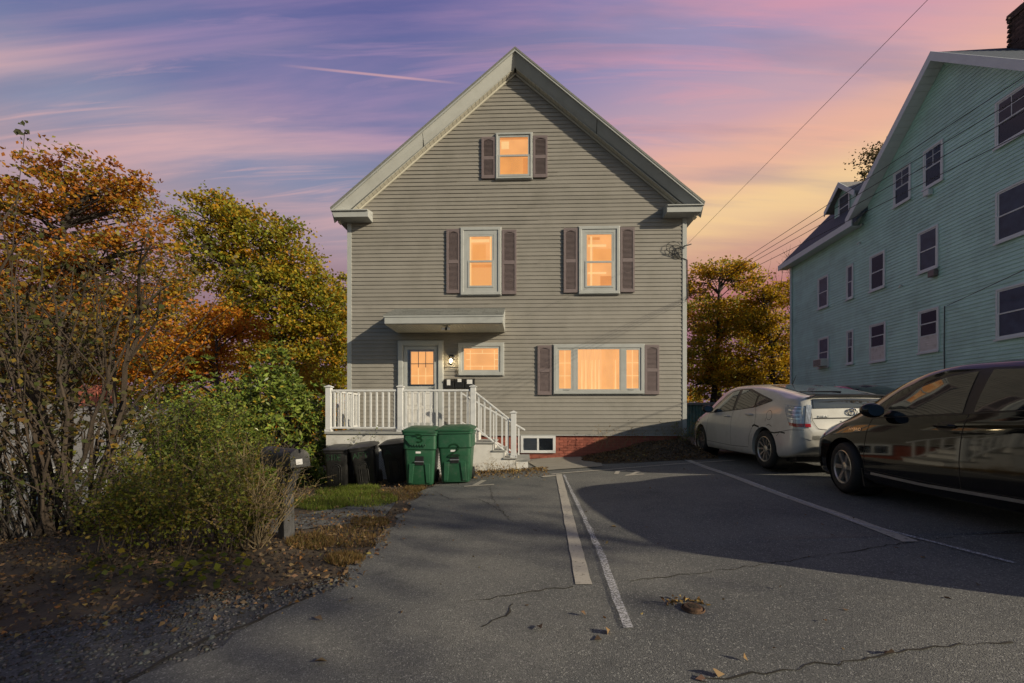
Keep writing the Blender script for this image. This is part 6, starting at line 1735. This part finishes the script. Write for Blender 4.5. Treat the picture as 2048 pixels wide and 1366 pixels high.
def st_dw2(rd):
    x = rd.uniform(-1.2, 1.2); return (x, rd.uniform(-.12, .12), .02 + .10 * x), (x + rd.uniform(-.25, .25), rd.uniform(-.1, .1), .1 + .10 * x + rd.uniform(.1, .42)), .0028
q = (2.9, -.30); shrub('dry_weeds', 'dry straw weeds along the red foundation on the bank', (q[0], q[1], float(gz(*q) + bank_h(*q))), 60, st_dw2, 420, .030, DRYP, 'straw', m_leaf='leaf_dry', seed=40, sub=2, cat='weeds', group='dry weeds by the foundation', leaf_from=.3, spread=.03)
q = (3.95, -.35); shrub('dry_weeds', 'green and straw weeds at the right corner of the beige house', (q[0], q[1], float(gz(*q) + bank_h(*q)) - .02), 26, lambda rd: ((rd.uniform(-.2, .2), rd.uniform(-.1, .1), 0), (rd.uniform(-.4, .4), rd.uniform(-.15, .15), rd.uniform(.15, .5)), .003), 380, .035, PRIVET + DRYP[:1], 'straw', seed=43, sub=2, cat='weeds', group='dry weeds by the foundation', leaf_from=.2, spread=.04)

# ---- ground cover
def scatter(n, fn, zfun=gz):
    pts = []
    while len(pts) < n:
        x, y = fn()
        if x is not None: pts.append((x, y, float(zfun(x, y))))
    return np.array(pts)
def verge():
    x = random.uniform(-8.5, -.8); y = random.uniform(-8.3, -2.0)
    top = float(np.interp(x, gpx, gpy))
    if x > lot_left(y) + .12 or y < top - .25 + random.uniform(-.3, .1): return None, None
    # barer patches: path and grass
    if random.random() < .75 and -4.9 < y < -3.3 and x > -3.6: return None, None
    return x, y
random.seed(9); rng = np.random.default_rng(9)
P_ = scatter(15000, verge); P_[:, 2] += rng.uniform(.004, .035, len(P_))
LIT = [((.17, .11, .06), 5), ((.23, .14, .065), 3), ((.10, .068, .044), 5), ((.30, .145, .04), .7), ((.27, .21, .07), .6)]
tag(leaf_mesh('leaf_litter', P_, rng.uniform(.025, .06, len(P_)), colours(len(P_), LIT, .35), .55, m='leaf_dry', flat=True, fold=.3), 'brown fallen leaves covering the left verge', 'leaf litter', kind='stuff')
def bank_pt():
    x = random.uniform(1.2, 4.35); y = random.uniform(-1.55, -.02)
    return (x, y) if bank_h(x, y) > .008 else (None, None)
P2 = scatter(3800, bank_pt, lambda x, y: gz(x, y) + bank_h(x, y) + .022); P2[:, 2] += rng.uniform(.004, .03, len(P2))
tag(leaf_mesh('bank_litter', P2, rng.uniform(.03, .06, len(P2)), colours(len(P2), LIT, .35), .6, m='leaf_dry', flat=True, fold=.25), 'dead leaves on the earth bank by the foundation', 'leaf litter', kind='stuff')
def stair_pt():
    p = on_ground(random.uniform(950, 1095), random.uniform(936, 962)); 
    return (p.x, p.y) if (p.y < PY - .01) and (random.random() < math.exp(-(PY - p.y) * 3.0)) else (None, None)
P3 = scatter(900, stair_pt); P3[:, 2] += rng.uniform(.015, .05, len(P3))
tag(leaf_mesh('stair_litter', P3, rng.uniform(.03, .055, len(P3)), colours(len(P3), DRYP, .3), .6, m='leaf_dry', flat=True, fold=.25), 'dry leaves gathered at the foot of the stairs', 'leaf litter', kind='stuff')
def lot_pt():
    x = random.uniform(-3.5, 4); y = random.uniform(-9, -1.8)
    return (x, y) if x > lot_left(y) else (None, None)
P4 = scatter(110, lot_pt); P4[:, 2] += .02
extra = [on_ground(*q_) for q_ in ((1075, 1064), (700, 1203), (645, 1246), (1078, 1257), (1220, 1266), (1195, 1276), (1222, 1056), (880, 1172), (655, 1330), (1790, 1312), (1390, 1366), (1450, 1357))]
P4 = np.concatenate([P4, np.array([(e.x, e.y, e.z + .02) for e in extra])]); sz = rng.uniform(.02, .045, len(P4)); sz[-12:] = .07
tag(leaf_mesh('stray_leaves', P4, sz, colours(len(P4), LIT, .3), .6, m='leaf_dry', flat=True, fold=.2), 'single fallen leaves dotted over the asphalt', 'leaf litter', kind='stuff')
vl = np.array([(vp.x + .11 * math.cos(t) * random.uniform(.7, 1.3) - .02, vp.y + .04 + .07 * math.sin(t) * random.uniform(.7, 1.3), vp.z + .02 + random.uniform(0, .02)) for t in np.linspace(0, math.pi, 45)])
tag(leaf_mesh('cover_litter', vl, rng.uniform(.02, .04, len(vl)), colours(len(vl), DRYP, .3), .5, m='leaf_dry', fold=.2), 'dead leaves caught against the valve cover', 'leaf litter', kind='stuff')
# maple seedlings: broad lobed leaves close to the ground
def seed_pt():
    p = on_ground(random.uniform(170, 500), random.uniform(1120, 1190)); return p.x, p.y
PS = scatter(130, seed_pt); PS[:, 2] += rng.uniform(.04, .16, len(PS))
tag(leaf_mesh('maple_seedlings', PS, rng.uniform(.045, .085, len(PS)), colours(len(PS), [((.12, .135, .02), 4), ((.20, .17, .02), 2), ((.08, .10, .02), 2)], .25), .95, flat=True, fold=.1), 'broad yellow-green seedling leaves at the front of the verge', 'ground cover', kind='stuff')
# grass on the verge in front of the bins
def blades(name, label, n, fn, h, cols):
    B_ = scatter(n, fn); N = len(B_); hh = rng.uniform(.5, 1.3, N) * h; d = rng.normal(size=(N, 2)) * .35; w = rng.normal(size=(N, 2)); w /= np.linalg.norm(w, axis=1)[:, None]; w *= .004
    V = np.empty((N, 3, 3)); V[:, 0] = B_ + np.c_[w, np.zeros(N)]; V[:, 1] = B_ - np.c_[w, np.zeros(N)]; V[:, 2] = B_ + np.c_[d * hh[:, None], hh]
    me = bpy.data.meshes.new(name); me.vertices.add(3 * N); me.vertices.foreach_set('co', V.ravel().astype(np.float32)); me.loops.add(3 * N); me.loops.foreach_set('vertex_index', np.arange(3 * N, dtype=np.int32)); me.polygons.add(N)
    me.polygons.foreach_set('loop_start', np.arange(0, 3 * N, 3, dtype=np.int32)); me.polygons.foreach_set('loop_total', np.full(N, 3, np.int32)); me.update()
    a_ = me.color_attributes.new('leaf_colour', 'FLOAT_COLOR', 'POINT'); c4 = np.ones((N, 3, 4), np.float32); c4[:, :, :3] = colours(N, cols, .3)[:, None, :]; a_.data.foreach_set('color', c4.ravel())
    tag(link(name, me, 'leaf'), label, 'grass', kind='stuff')
def grass_px(pp):
    def f():
        a, b_, c, e = random.choice(pp); r_ = math.sqrt(random.random()); t = random.uniform(0, 2 * math.pi); p = on_ground(a + c * r_ * math.cos(t), b_ + e * r_ * math.sin(t)); return p.x, p.y
    return f
blades('green_grass', 'bright green grass tufts in front of the bins', 9000, grass_px([(725, 1000, 70, 16), (690, 986, 60, 8), (640, 1008, 60, 14), (720, 978, 40, 5)]), .075, [((.15, .21, .03), 5), ((.20, .24, .04), 3), ((.22, .19, .06), 1)])
blades('dry_grass', 'dry straw grass along the edge of the asphalt', 7000, grass_px([(790, 990, 55, 12), (830, 978, 22, 6), (700, 1075, 80, 22), (740, 1045, 40, 10), (620, 1085, 50, 16), (690, 1120, 40, 14)]), .05, [((.24, .16, .06), 5), ((.17, .10, .04), 3), ((.12, .12, .03), 1)])
# loose stones on the old pavement
def stone_pt():
    x = random.uniform(-7.2, float(gp[0].x)); y = float(np.interp(x, gpx, gpy)) - abs(random.gauss(0, 1.1)) + .1
    return (x, y) if (x < lot_left(y) - .02 and y > -10.2) else (None, None)
SP = scatter(9000, stone_pt); N = len(SP); r_ = rng.uniform(.006, .017, N) * (1 + (rng.random(N) < .05) * .8)
oc = np.array([(1, 0, 0), (-1, 0, 0), (0, 1, 0), (0, -1, 0), (0, 0, .7), (0, 0, -.4)]); V = SP[:, None, :] + np.array([0, 0, .008]) + oc[None] * r_[:, None, None] * rng.uniform(.6, 1.3, (N, 6, 1)); ang = rng.uniform(0, 6.28, N)
tri = np.array([(0, 2, 4), (2, 1, 4), (1, 3, 4), (3, 0, 4), (2, 0, 5), (1, 2, 5), (3, 1, 5), (0, 3, 5)]); F = (tri[None] + (np.arange(N) * 6)[:, None, None]).reshape(-1, 3)
me = bpy.data.meshes.new('gravel'); me.vertices.add(6 * N); me.vertices.foreach_set('co', V.ravel().astype(np.float32)); me.loops.add(len(F) * 3); me.loops.foreach_set('vertex_index', F.ravel().astype(np.int32)); me.polygons.add(len(F))
me.polygons.foreach_set('loop_start', np.arange(0, len(F) * 3, 3, dtype=np.int32)); me.polygons.foreach_set('loop_total', np.full(len(F), 3, np.int32)); me.update()
at_ = me.color_attributes.new('leaf_colour', 'FLOAT_COLOR', 'POINT'); c4 = np.ones((N, 6, 4), np.float32); c4[:, :, :3] = colours(N, [((.09, .09, .094), 4), ((.15, .147, .144), 2), ((.06, .056, .052), 3)], .3)[:, None, :]; at_.data.foreach_set('color', c4.ravel())
tag(link('gravel', me, 'leaf_dry'), 'loose grey stones over the old pavement at lower left', 'gravel', kind='stuff')

# ---- trees across the street, behind the camera: their shade dapples the lot
for i, (x, y, hgt, nc, pr_) in enumerate(((17.5, -16.4, 11.7, 42, 10), (18.0, -20.7, 12.3, 90, 24), (22.0, -25.0, 15.5, 50, 18))):
    tree('street_tree', ['sparse bare-limbed tree across the street behind the viewer', 'leafy autumn tree across the street behind the viewer', 'tall sparse tree across the street farthest behind the viewer'][i], (x, y, -.2),
         [(0, 0, hgt * .80, 2.2, 2.2, hgt * .12), (1.0, -1, hgt * .76, 1.6, 1.6, 1.0), (-1.1, .8, hgt * .78, 1.6, 1.6, 1.0), (0, .3, hgt * .90, 1.4, 1.4, 1.0)], nclus=nc, per=pr_, lsize=.20, pal=ORANGE, trunk=.16, seed=60 + i, branches=30, sig=.40, group='trees across the street')
